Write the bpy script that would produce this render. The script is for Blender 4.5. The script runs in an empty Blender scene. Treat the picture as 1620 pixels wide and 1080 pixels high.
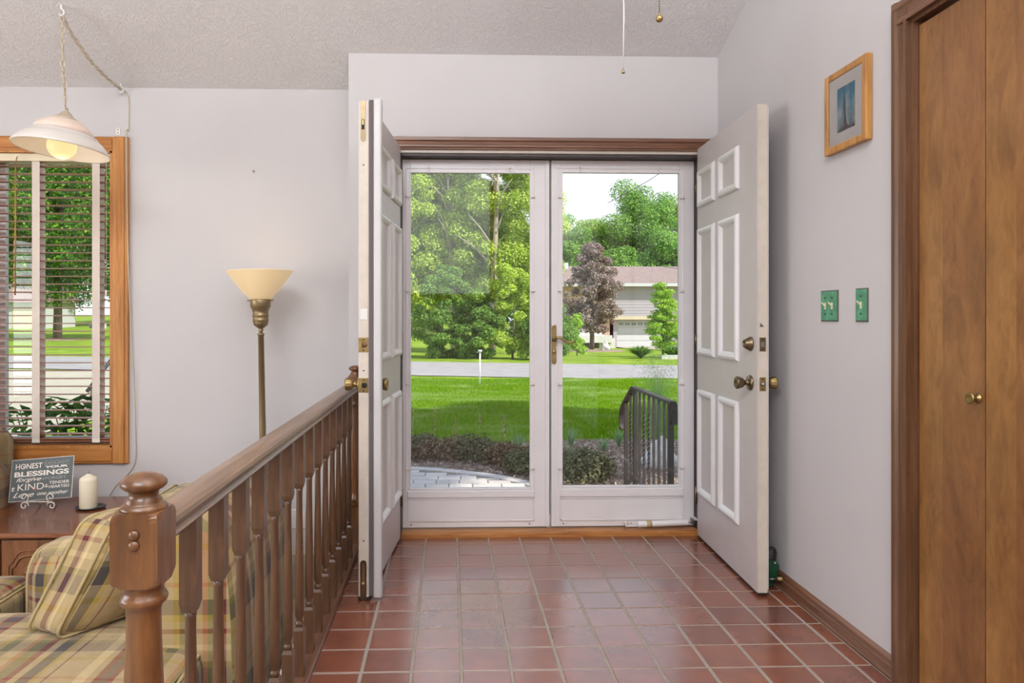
import bpy, bmesh, math, random
import numpy as np
from mathutils import Vector, Matrix
from math import sin, cos, pi, radians, sqrt

random.seed(7)
rng = np.random.default_rng(11)
S = bpy.context.scene
C = S.collection

# ------------------------------------------------------------------ camera, world, sun, area lights, exposure
HC = 1.157                                   # lens height above the tiled floor
cam_d = bpy.data.cameras.new('camera')
cam = bpy.data.objects.new('camera', cam_d); C.objects.link(cam)
cam_d.sensor_width = 36.0; cam_d.lens = 36.0 * 1100 / 1620
cam_d.shift_x = 65 / 1620; cam_d.shift_y = -38 / 1620     # architectural shift: verticals stay vertical
cam_d.clip_start = 0.05; cam_d.clip_end = 500
cam.location = (0, 0, HC); cam.rotation_euler = (radians(90), 0, -math.atan(33 / 1100))
S.camera = cam

W = bpy.data.worlds.new('world'); S.world = W; W.use_nodes = True
wn = W.node_tree.nodes; wl = W.node_tree.links
bgn = wn['Background']
tc = wn.new('ShaderNodeTexCoord'); sp = wn.new('ShaderNodeSeparateXYZ'); rp = wn.new('ShaderNodeValToRGB')
wl.new(tc.outputs['Generated'], sp.inputs[0]); wl.new(sp.outputs['Z'], rp.inputs[0]); wl.new(rp.outputs[0], bgn.inputs[0])
e = rp.color_ramp.elements
e[0].position = 0.0; e[0].color = (.92, .95, 1.0, 1); e[1].position = 1.0; e[1].color = (.42, .60, .95, 1)
m_ = e.new(0.30); m_.color = (.86, .91, 1.0, 1)
bgn.inputs[1].default_value = 1.3

def lamp(kind, name, loc, energy, color=(1, 1, 1), target=None, **kw):
    d = bpy.data.lights.new(name, kind); d.energy = energy; d.color = color
    for k, v in kw.items(): setattr(d, k, v)
    o = bpy.data.objects.new(name, d); C.objects.link(o); o.location = loc
    if target is not None:
        o.rotation_euler = (Vector(target) - Vector(loc)).to_track_quat('-Z', 'Y').to_euler()
    return o
lamp('SUN', 'sun', (30, -18, 42), 6.2, (1.0, .95, .84), target=(-4, 8, 0), angle=radians(.8))
# added area fills at the unseen rear and left walls, tinted like daylight
lamp('AREA', 'rear_wall_fill', (-1.02, -4.44, 2.62), 36, (.93, .96, 1.0), target=(-1.02, 0, 2.62), shape='RECTANGLE', size=3.4, size_y=2.1)
lamp('AREA', 'side_wall_fill', (-5.38, .6, 1.15), 112, (.95, .97, 1.0), target=(0, .9, 1.1), shape='RECTANGLE', size=3.2, size_y=1.9)
lamp('AREA', 'bounced_flash', (.35, -.6, 2.0), 272, (.95, .985, 1.0), target=(.35, -.6, 5), shape='DISK', size=1.2)

lamp('AREA', 'high_fill', (-1.1, -1.7, 3.9), 112, (.93, .975, 1.0), target=(1.0, 2.6, .6), shape='RECTANGLE', size=2.6, size_y=1.1)  # added high fill for the entry side; the ceiling has no skylight
vs = S.view_settings
vs.view_transform = 'Standard'; vs.look = 'None'; vs.gamma = 1; vs.use_curve_mapping = False; vs.exposure = 0.0
S.cycles.max_bounces = 8; S.cycles.transparent_max_bounces = 24
S.cycles.caustics_reflective = False; S.cycles.caustics_refractive = False
S.cycles.use_denoising = True

# ------------------------------------------------------------------ materials
def srgb(r, g, b):
    f = lambda c: c / 12.92 if c <= .04045 else ((c + .055) / 1.055) ** 2.4
    return (f(r / 255), f(g / 255), f(b / 255), 1)

class NT:
    def __init__(s, name):
        s.m = bpy.data.materials.new(name); s.m.use_nodes = True
        s.n = s.m.node_tree.nodes; s.l = s.m.node_tree.links
        s.b = s.n['Principled BSDF']; s.out = s.n['Material Output']
    def add(s, t, **kw):
        x = s.n.new(t)
        for k, v in kw.items():
            if k in x.inputs: x.inputs[k].default_value = v
            else: setattr(x, k, v)
        return x
    def link(s, a, b): s.l.new(a, b)
    def coords(s, scale=(1, 1, 1), kind='Object', rot=(0, 0, 0)):
        t = s.n.new('ShaderNodeTexCoord'); mp = s.n.new('ShaderNodeMapping')
        mp.inputs['Scale'].default_value = scale; mp.inputs['Rotation'].default_value = rot
        s.l.new(t.outputs[kind], mp.inputs[0]); return mp.outputs[0]
    def ramp(s, src, stops, interp='LINEAR'):
        r = s.n.new('ShaderNodeValToRGB'); r.color_ramp.interpolation = interp
        el = r.color_ramp.elements
        while len(el) > 1: el.remove(el[0])
        el[0].position = stops[0][0]; el[0].color = stops[0][1]
        for p, c in stops[1:]:
            q = el.new(p); q.color = c
        s.l.new(src, r.inputs[0]); return r.outputs[0]
    def mix(s, fac, a, b, mode='MIX'):
        x = s.n.new('ShaderNodeMix'); x.data_type = 'RGBA'; x.blend_type = mode
        for i, v in ((0, fac), (6, a), (7, b)):
            if hasattr(v, 'links') or isinstance(v, bpy.types.NodeSocket): s.l.new(v, x.inputs[i])
            else: x.inputs[i].default_value = v
        return x.outputs[2]
    def noise(s, vec, scale=5, detail=4, rough=.55, dist=0):
        x = s.n.new('ShaderNodeTexNoise')
        x.inputs['Scale'].default_value = scale; x.inputs['Detail'].default_value = detail
        x.inputs['Roughness'].default_value = rough; x.inputs['Distortion'].default_value = dist
        if vec is not None: s.l.new(vec, x.inputs['Vector'])
        return x.outputs['Fac']
    def bump(s, h, strength=.2, dist=.01):
        x = s.n.new('ShaderNodeBump'); x.inputs['Strength'].default_value = strength; x.inputs['Distance'].default_value = dist
        s.l.new(h, x.inputs['Height']); s.l.new(x.outputs[0], s.b.inputs['Normal']); return x
    def set(s, **kw):
        for k, v in kw.items():
            s.b.inputs[{'rough': 'Roughness', 'metal': 'Metallic', 'spec': 'Specular IOR Level', 'coat': 'Coat Weight', 'base': 'Base Color', 'sheen': 'Sheen Weight'}[k]].default_value = v
        return s

def plain(name, col, rough=.5, metal=0, var=.06, vscale=9, bump=0, bscale=60, spec=.5, coat=0):
    t = NT(name); t.set(rough=rough, metal=metal, spec=spec, coat=coat)
    v = t.coords()
    n = t.noise(v, vscale)
    d = tuple(max(0, c * (1 - var)) for c in col[:3]) + (1,); u = tuple(min(1, c * (1 + var)) for c in col[:3]) + (1,)
    t.link(t.ramp(n, [(.3, d), (.7, u)]), t.b.inputs['Base Color'])
    if bump: t.bump(t.noise(v, bscale, 5), bump, .004)
    return t.m

def wood(name, c_dark, c_mid, c_light, axis='z', stretch=14, scale=2.6, rough=.35, coat=.15, blotch=.35, figure=0, lines=1.0):
    t = NT(name); t.set(rough=rough, coat=coat); t.b.inputs['Coat Roughness'].default_value = .25
    s = {'x': (1, stretch, stretch), 'y': (stretch, 1, stretch), 'z': (stretch, stretch, 1)}[axis]
    v = t.coords(s)
    n1 = t.noise(v, scale, 6, .6, .6)
    n2 = t.noise(v, scale * 6 * lines, 3, .7, .2)
    base = t.ramp(n1, [(.25, c_dark), (.5, c_mid), (.78, c_light)])
    fine = t.ramp(n2, [(.3, (.72, .70, .68, 1)), (.6, (1, 1, 1, 1))])
    col = t.mix(.55, base, fine, 'MULTIPLY')
    v2 = t.coords((1, 1, 1))
    bl = t.ramp(t.noise(v2, 3.2, 3), [(.3, (.70, .68, .66, 1)), (.7, (1.12, 1.08, 1.04, 1))])
    col = t.mix(blotch, col, bl, 'MULTIPLY')
    if figure:
        s2 = {'x': (.8, 2.2, 2.2), 'y': (2.2, .8, 2.2), 'z': (2.2, 2.2, .8)}[axis]
        fg = t.noise(t.coords(s2), 4.5, 5, .55, 2.6)
        col = t.mix(figure, col, t.ramp(fg, [(.38, (.60, .56, .52, 1)), (.5, (1.05, 1.02, 1, 1)), (.62, (.80, .76, .72, 1))]), 'MULTIPLY')
    t.link(col, t.b.inputs['Base Color']); t.bump(n2, .06, .002)
    return t.m

def plaid(name, tint=(1, 1, 1)):
    t = NT(name); t.set(rough=.9, spec=.2, sheen=.2)
    tcn = t.n.new('ShaderNodeTexCoord'); sep = t.n.new('ShaderNodeSeparateXYZ'); t.link(tcn.outputs['UV'], sep.inputs[0])
    def fr(sock, period, off):
        a = t.add('ShaderNodeMath', operation='MULTIPLY_ADD'); a.inputs[1].default_value = 1 / period; a.inputs[2].default_value = off
        t.link(sock, a.inputs[0]); f = t.add('ShaderNodeMath', operation='FRACT'); t.link(a.outputs[0], f.inputs[0]); return f.outputs[0]
    q = lambda r, g, b: tuple(np.clip(np.array(srgb(r, g, b)[:3]) * np.array(tint), 0, 1)) + (1,)
    tan = q(174, 152, 112); gold = q(168, 142, 66); olive = q(112, 106, 60); red = q(112, 22, 30); slate = q(70, 64, 62); pale = q(206, 184, 138); rust = q(168, 112, 74)
    U = [(0, tan), (.10, pale), (.16, tan), (.20, red), (.235, slate), (.275, red), (.31, tan), (.42, gold), (.46, olive), (.52, tan), (.60, rust), (.63, olive),
         (.70, red), (.745, tan), (.79, slate), (.86, gold), (.89, tan), (.93, red), (.945, tan)]
    V = [(0, tan), (.12, gold), (.16, tan), (.24, slate), (.36, olive), (.40, tan), (.47, pale), (.51, tan), (.58, red), (.61, tan), (.66, gold), (.70, slate),
         (.80, tan), (.88, rust), (.91, tan)]
    cu = t.ramp(fr(sep.outputs['X'], .52, .13), U, 'CONSTANT'); cv = t.ramp(fr(sep.outputs['Y'], .50, .3), V, 'CONSTANT')
    w = t.add('ShaderNodeTexWave', bands_direction='DIAGONAL'); w.inputs['Scale'].default_value = 160; t.link(tcn.outputs['UV'], w.inputs['Vector'])
    mm = t.add('ShaderNodeMapRange'); mm.inputs['To Min'].default_value = .30; mm.inputs['To Max'].default_value = .52; t.link(w.outputs['Fac'], mm.inputs['Value'])
    col = t.mix(mm.outputs[0], cu, cv)
    n = t.noise(tcn.outputs['UV'], 22, 4)
    col = t.mix(.5, col, t.ramp(n, [(.3, (.80, .80, .80, 1)), (.7, (1.08, 1.08, 1.08, 1))]), 'MULTIPLY')
    t.link(col, t.b.inputs['Base Color'])
    b1 = t.noise(tcn.outputs['UV'], 7, 4); t.bump(b1, .35, .02)
    return t.m

def leafy(name, c1, c2, c3, trans=.35):
    t = NT(name); t.n.remove(t.b)
    g = t.add('ShaderNodeNewGeometry')
    col = t.ramp(g.outputs['Random Per Island'], [(0, c1), (.5, c2), (1, c3)])
    d = t.add('ShaderNodeBsdfDiffuse'); tr = t.add('ShaderNodeBsdfTranslucent'); mx = t.add('ShaderNodeMixShader'); mx.inputs[0].default_value = trans
    t.link(col, d.inputs[0]); t.link(col, tr.inputs[0]); t.link(d.outputs[0], mx.inputs[1]); t.link(tr.outputs[0], mx.inputs[2])
    t.link(mx.outputs[0], t.out.inputs[0]); return t.m

def glass(name, tint=(1, 1, 1, 1), ior=1.72, gain=1.0):
    t = NT(name); t.n.remove(t.b)
    f = t.add('ShaderNodeFresnel'); f.inputs[0].default_value = ior
    g = t.add('ShaderNodeBsdfGlossy'); g.inputs['Roughness'].default_value = .02
    tr = t.add('ShaderNodeBsdfTransparent'); tr.inputs[0].default_value = tint
    mx = t.add('ShaderNodeMixShader')
    t.link(f.outputs[0], mx.inputs[0]); t.link(tr.outputs[0], mx.inputs[1]); t.link(g.outputs[0], mx.inputs[2]); t.link(mx.outputs[0], t.out.inputs[0])
    return t.m

def glow(name, col, strength, base=None):
    t = NT(name); t.b.inputs['Base Color'].default_value = base or col; t.set(rough=.4)
    t.b.inputs['Emission Color'].default_value = col; t.b.inputs['Emission Strength'].default_value = strength; return t.m

M = {}
def wall_mat():
    t = NT('wall_paint'); t.set(rough=.82, spec=.25)
    v = t.coords(); t.link(t.ramp(t.noise(v, 1.3, 3), [(.3, srgb(198, 194, 194)), (.7, srgb(203, 199, 199))]), t.b.inputs['Base Color'])
    t.bump(t.noise(v, 140, 3), .05, .001); return t.m
M['wall'] = wall_mat()
def ceil_mat():
    t = NT('ceiling_texture'); t.set(rough=.75, spec=.3)
    v = t.coords(); t.b.inputs['Base Color'].default_value = srgb(228, 225, 225)
    n = t.noise(v, 4.2, 3, .55, 3.4)
    r = t.ramp(n, [(.44, (0, 0, 0, 1)), (.475, (1, 1, 1, 1)), (.505, (.1, .1, .1, 1)), (.56, (.0, .0, .0, 1)), (.585, (.8, .8, .8, 1)), (.61, (0, 0, 0, 1))])
    n2 = t.noise(v, 20, 3, .6, 3.0)
    r2 = t.ramp(n2, [(.47, (0, 0, 0, 1)), (.52, (1, 1, 1, 1)), (.57, (0, 0, 0, 1))])
    h = t.mix(.5, r, r2); t.bump(h, .6, .006); return t.m
M['ceiling'] = ceil_mat()
M['white'] = plain('white_paint', srgb(222, 219, 217), .38, var=.02)
M['offwhite'] = plain('worn_cream_paint', srgb(206, 195, 182), .45, var=.05, vscale=25)
M['astragal'] = plain('astragal_white', srgb(204, 202, 202), .4, var=.02)
M['doorgrey'] = plain('door_grey_paint', srgb(200, 192, 190), .42, var=.03)
M['molding'] = plain('door_moulding_white', srgb(224, 222, 222), .35, var=.02)
M['storm'] = plain('storm_white_metal', srgb(236, 232, 233), .35, var=.02)
M['bronze'] = plain('bronze_weatherstrip', srgb(70, 60, 58), .5)
M['dark'] = plain('dark_gap', srgb(42, 36, 34), .8)
M['rubber'] = plain('grey_weatherstrip', srgb(100, 92, 92), .8, bump=.3)
M['trim'] = wood('stained_trim_wood', srgb(96, 62, 44), srgb(128, 88, 66), srgb(150, 110, 86), 'x', 20, 2.5)
M['trim_y'] = wood('stained_trim_wood_y', srgb(90, 58, 42), srgb(122, 84, 62), srgb(146, 106, 82), 'y', 20, 2.5)
M['trim_z'] = wood('stained_trim_wood_z', srgb(84, 56, 38), srgb(110, 76, 52), srgb(130, 94, 68), 'z', 20, 2.5, blotch=.5)
M['oak'] = wood('golden_oak', srgb(158, 100, 48), srgb(196, 134, 72), srgb(216, 158, 92), 'z', 18, 2.0, lines=1.2)
M['oak_x'] = wood('golden_oak_x', srgb(152, 94, 44), srgb(188, 124, 64), srgb(210, 148, 84), 'x', 18, 2.0, lines=1.2)
M['sill'] = wood('worn_oak_sill', srgb(128, 78, 40), srgb(190, 126, 64), srgb(214, 156, 90), 'x', 14, 5)
M['rail'] = wood('handrail_wood', srgb(88, 62, 44), srgb(120, 88, 64), srgb(150, 114, 82), 'y', 16, 3, rough=.3, coat=.4)
M['newel'] = wood('turned_maple', srgb(82, 50, 24), srgb(114, 73, 38), srgb(144, 98, 54), 'z', 9, 5, rough=.3, coat=.4, blotch=.5)
M['baluster'] = wood('baluster_wood', srgb(72, 48, 32), srgb(98, 68, 46), srgb(126, 90, 62), 'z', 9, 5, rough=.35, coat=.3, blotch=.5)
M['closet'] = wood('figured_birch_ply', srgb(118, 78, 42), srgb(144, 98, 56), srgb(166, 120, 70), 'z', 3.2, 2.2, rough=.34, coat=.2, blotch=.6, figure=.45)
M['table'] = wood('polished_cherry', srgb(92, 48, 28), srgb(132, 76, 46), srgb(162, 100, 62), 'x', 10, 2.2, rough=.16, coat=.6, blotch=.5)
M['table_z'] = wood('cherry_panels', srgb(88, 50, 26), srgb(124, 76, 42), srgb(150, 98, 58), 'z', 12, 3, rough=.35)
M['slat'] = wood('blind_slat_wood', srgb(126, 78, 56), srgb(158, 104, 78), srgb(176, 122, 94), 'x', 16, 3, rough=.4, coat=.1)
M['tape'] = plain('cloth_ladder_tape', srgb(214, 202, 190), .9, bump=.3, bscale=300)
M['valance'] = plain('cream_headrail', srgb(222, 208, 176), .6)
M['brass'] = plain('aged_brass', srgb(166, 144, 96), .38, 1, var=.15, vscale=30)
M['antique'] = plain('antique_brass', srgb(128, 112, 88), .33, 1, var=.15, vscale=30)
M['lampmetal'] = plain('bronze_gold_lamp_metal', srgb(150, 130, 98), .4, .7)
M['steel'] = plain('worn_steel', srgb(150, 146, 142), .4, 1)
M['iron'] = plain('black_wrought_iron', srgb(62, 56, 56), .6, .2, bump=.4, bscale=50)
M['plaid'] = plaid('plaid_upholstery')
M['plaid_dark'] = plaid('plaid_upholstery_dark', (.62, .60, .58))
M['piping'] = plain('tan_piping', srgb(178, 158, 116), .9)
M['carpet'] = plain('beige_carpet', srgb(190, 176, 158), .95, bump=.6, bscale=250)
M['cord'] = plain('cream_cord', srgb(196, 184, 164), .7)
M['chain'] = plain('cream_chain_metal', srgb(206, 192, 168), .45, .3)
M['wax'] = plain('ivory_wax', srgb(240, 230, 204), .45)
M['blackdish'] = plain('black_dish', srgb(52, 54, 58), .35)
M['slatebrd'] = plain('slate_grey_sign', srgb(92, 99, 100), .6)
M['letter'] = plain('cream_print', srgb(236, 228, 216), .7)
M['letter_dim'] = plain('grey_print', srgb(168, 168, 164), .7)
M['heart'] = plain('dull_red_print', srgb(160, 92, 84), .7)
M['wire'] = plain('white_easel_wire', srgb(228, 222, 212), .4)
M['oakframe'] = wood('honey_oak_frame', srgb(150, 98, 46), srgb(190, 134, 68), srgb(214, 162, 92), 'z', 14, 4, rough=.4)
M['mat'] = plain('mat_board', srgb(222, 214, 210), .8)
M['green'] = plain('aged_green_plate', srgb(84, 150, 116), .45, var=.25, vscale=40)
M['plateedge'] = plain('dark_plate_edge', srgb(92, 84, 72), .5)
M['toggle'] = plain('ivory_toggle', srgb(232, 220, 186), .4)
M['greenplastic'] = plain('dark_green_plastic', srgb(24, 74, 48), .4)
M['blackrub'] = plain('black_shackle', srgb(40, 38, 44), .35)
M['tanrub'] = plain('tan_rubber', srgb(196, 172, 122), .6)
M['grout'] = plain('grey_grout', srgb(158, 148, 136), .95, bump=.4, bscale=200, vscale=60)
M['glassd'] = glass('storm_glass', (.965, .985, .975, 1))
M['glassw'] = glass('window_glass', (.92, .96, .94, 1))
M['glassf'] = glass('frame_glass', (1, 1, 1, 1), 1.33)
M['shade_lit'] = glow('lit_opal_glass', srgb(255, 220, 160), .30, srgb(228, 206, 168))
M['bulb'] = glow('lit_globe_bulb', srgb(255, 228, 160), .95, srgb(120, 110, 90))
M['pend'] = plain('frosted_pink_glass', srgb(238, 214, 198), .35, var=.02)
M['pend2'] = plain('white_glass_rim', srgb(226, 218, 210), .25, var=.02)

def tile_mat():
    t = NT('quarry_tile'); t.set(spec=.5)
    oi = t.add('ShaderNodeObjectInfo')
    v = t.coords(); off = t.add('ShaderNodeVectorMath', operation='ADD'); cmb = t.add('ShaderNodeMath', operation='MULTIPLY'); cmb.inputs[1].default_value = 60
    t.link(oi.outputs['Random'], cmb.inputs[0]); t.link(v, off.inputs[0]); t.link(cmb.outputs[0], off.inputs[1])
    n = t.noise(off.outputs[0], 9, 4, .55)
    base = t.ramp(oi.outputs['Random'], [(0, srgb(124, 72, 52)), (.4, srgb(140, 82, 60)), (.75, srgb(134, 74, 50)), (1, srgb(118, 70, 58))])
    col = t.mix(.65, base, t.ramp(n, [(.3, (.66, .66, .72, 1)), (.7, (1.12, 1.05, 1.0, 1))]), 'MULTIPLY')
    t.link(col, t.b.inputs['Base Color'])
    t.link(t.ramp(t.noise(v, 30, 4), [(.3, (.15, .15, .15, 1)), (.7, (.27, .27, .27, 1))]), t.b.inputs['Roughness'])
    t.b.inputs['Coat Weight'].default_value = .8; t.b.inputs['Coat Roughness'].default_value = .24; t.b.inputs['Coat IOR'].default_value = 1.6
    t.bump(t.noise(off.outputs[0], 16, 3), .10, .003); return t.m
M['tile'] = tile_mat()

def ground(name, stops, scale, bump=.5, fine=90, detail=6, rough=.95):
    t = NT(name); t.set(rough=rough, spec=.15)
    v = t.coords(); n = t.noise(v, scale, detail, .65)
    c = t.ramp(n, stops)
    c = t.mix(.6, c, t.ramp(t.noise(v, fine, 3, .7), [(.3, (.62, .62, .62, 1)), (.7, (1.25, 1.25, 1.25, 1))]), 'MULTIPLY')
    t.link(c, t.b.inputs['Base Color']); t.bump(t.noise(v, fine, 3), bump, .03); return t.m
M['lawn'] = ground('lawn_grass_ground', [(.3, srgb(100, 132, 34)), (.5, srgb(128, 152, 40)), (.72, srgb(160, 178, 74))], 1.1, fine=40)
M['mulch'] = ground('shredded_mulch', [(.3, srgb(120, 100, 90)), (.5, srgb(162, 140, 126)), (.7, srgb(206, 186, 170))], 9, 1.0, 60)
M['asphalt'] = ground('road_asphalt', [(.3, srgb(154, 148, 148)), (.7, srgb(172, 166, 164))], 2, .2, 60)
M['concrete'] = ground('pale_concrete', [(.3, srgb(176, 166, 148)), (.7, srgb(190, 180, 162))], 1.4, .15, 60)
M['sandbed'] = ground('paver_joint_sand', [(.3, srgb(136, 128, 120)), (.7, srgb(160, 150, 142))], 20, .3, 90)
def paver_mat():
    t = NT('grey_concrete_paver'); t.set(rough=.9, spec=.2)
    oi = t.add('ShaderNodeObjectInfo'); v = t.coords()
    c = t.ramp(oi.outputs['Random'], [(0, srgb(190, 180, 174)), (.5, srgb(208, 198, 192)), (1, srgb(222, 208, 198))])
    c = t.mix(.5, c, t.ramp(t.noise(v, 30, 5), [(.3, (.8, .8, .8, 1)), (.7, (1.1, 1.1, 1.1, 1))]), 'MULTIPLY')
    t.link(c, t.b.inputs['Base Color']); t.bump(t.noise(v, 90, 3), .3, .004); return t.m
M['paver'] = paver_mat()
M['chip'] = leafy('mulch_chips', srgb(112, 88, 74), srgb(164, 138, 120), srgb(230, 210, 192), .02)
M['blade'] = leafy('grass_blades', srgb(104, 138, 34), srgb(140, 166, 46), srgb(192, 206, 110), .4)
def blade_mat():
    t = NT('grass_blades_patchy'); t.n.remove(t.b)
    g = t.add('ShaderNodeNewGeometry'); col = t.ramp(g.outputs['Random Per Island'], [(0, srgb(88, 142, 16)), (.5, srgb(124, 168, 22)), (1, srgb(172, 200, 60))])
    n = t.noise(t.coords((.7, 1.6, 1)), 1.0, 4, .6, .6)
    col = t.mix(t.ramp(n, [(.54, (0, 0, 0, 1)), (.68, (.6, .6, .6, 1))]), col, srgb(200, 214, 150))  # pale noise streaks: sunlit sheen of the lawn mixed into the blade colour
    d = t.add('ShaderNodeBsdfDiffuse'); tr = t.add('ShaderNodeBsdfTranslucent'); mx = t.add('ShaderNodeMixShader'); mx.inputs[0].default_value = .4
    t.link(col, d.inputs[0]); t.link(col, tr.inputs[0]); t.link(d.outputs[0], mx.inputs[1]); t.link(tr.outputs[0], mx.inputs[2]); t.link(mx.outputs[0], t.out.inputs[0]); return t.m
M['blade'] = blade_mat()
M['leaf_birch'] = leafy('birch_leaves', srgb(134, 168, 44), srgb(180, 206, 66), srgb(232, 240, 150), .36)
M['leaf_under'] = leafy('undergrowth_leaves', srgb(82, 122, 56), srgb(126, 164, 74), srgb(178, 204, 112), .45)
M['leaf_forest'] = leafy('forest_leaves', srgb(92, 138, 66), srgb(130, 174, 84), srgb(178, 208, 112), .35)
M['leaf_forest2'] = leafy('forest_leaves_bright', srgb(116, 156, 60), srgb(160, 194, 80), srgb(200, 220, 116), .35)
M['leaf_maple'] = leafy('maple_leaves', srgb(48, 90, 36), srgb(86, 134, 46), srgb(150, 186, 70), .4)
M['leaf_purple'] = leafy('purple_leaves', srgb(112, 92, 92), srgb(156, 138, 136), srgb(212, 192, 180), .3)
M['leaf_lime'] = leafy('lime_leaves', srgb(128, 172, 48), srgb(168, 204, 74), srgb(206, 226, 118), .45)
M['leaf_shrub'] = leafy('mossy_shrub_leaves', srgb(88, 94, 64), srgb(112, 116, 84), srgb(138, 138, 106), .2)
M['leaf_bronze'] = leafy('bronze_shrub_leaves', srgb(110, 72, 66), srgb(130, 112, 84), srgb(160, 148, 120), .2)
M['leaf_bluegrass'] = leafy('blue_green_fronds', srgb(96, 140, 92), srgb(136, 176, 116), srgb(180, 206, 160), .35)
M['leaf_big'] = leafy('broad_glossy_leaves', srgb(44, 88, 40), srgb(70, 118, 50), srgb(110, 150, 70), .3)
M['bark'] = plain('grey_birch_bark', srgb(168, 156, 142), .9, var=.3, vscale=12, bump=.5)
M['bark2'] = plain('dark_bark', srgb(104, 92, 82), .9, var=.3, vscale=14, bump=.5)
M['sidingm'] = plain('pale_lilac_siding', srgb(170, 162, 170), .7, var=.03)
M['shingle'] = ground('weathered_shingles', [(.3, srgb(138, 120, 116)), (.7, srgb(158, 138, 132))], 2.5, .3, 14)
def brick_mat():
    t = NT('tan_brick'); t.set(rough=.9)
    v = t.coords(rot=(pi / 2, 0, 0)); b = t.add('ShaderNodeTexBrick'); t.link(v, b.inputs['Vector'])
    b.inputs['Color1'].default_value = srgb(186, 138, 112); b.inputs['Color2'].default_value = srgb(206, 166, 138); b.inputs['Mortar'].default_value = srgb(206, 196, 184)
    b.inputs['Scale'].default_value = 3.2; t.link(b.outputs[0], t.b.inputs['Base Color']); return t.m
M['brick'] = brick_mat()
M['farwhite'] = plain('far_white_trim', srgb(200, 200, 203), .6, var=.01)
M['fargrey'] = plain('far_window_glass', srgb(120, 130, 132), .2)
M['beige'] = plain('beige_trim', srgb(206, 190, 160), .8)
M['stone'] = plain('pale_grey_stone', srgb(206, 202, 200), .85, var=.15, vscale=14, bump=.7, bscale=12)
M['galv'] = plain('white_pole', srgb(232, 236, 236), .5)

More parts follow.
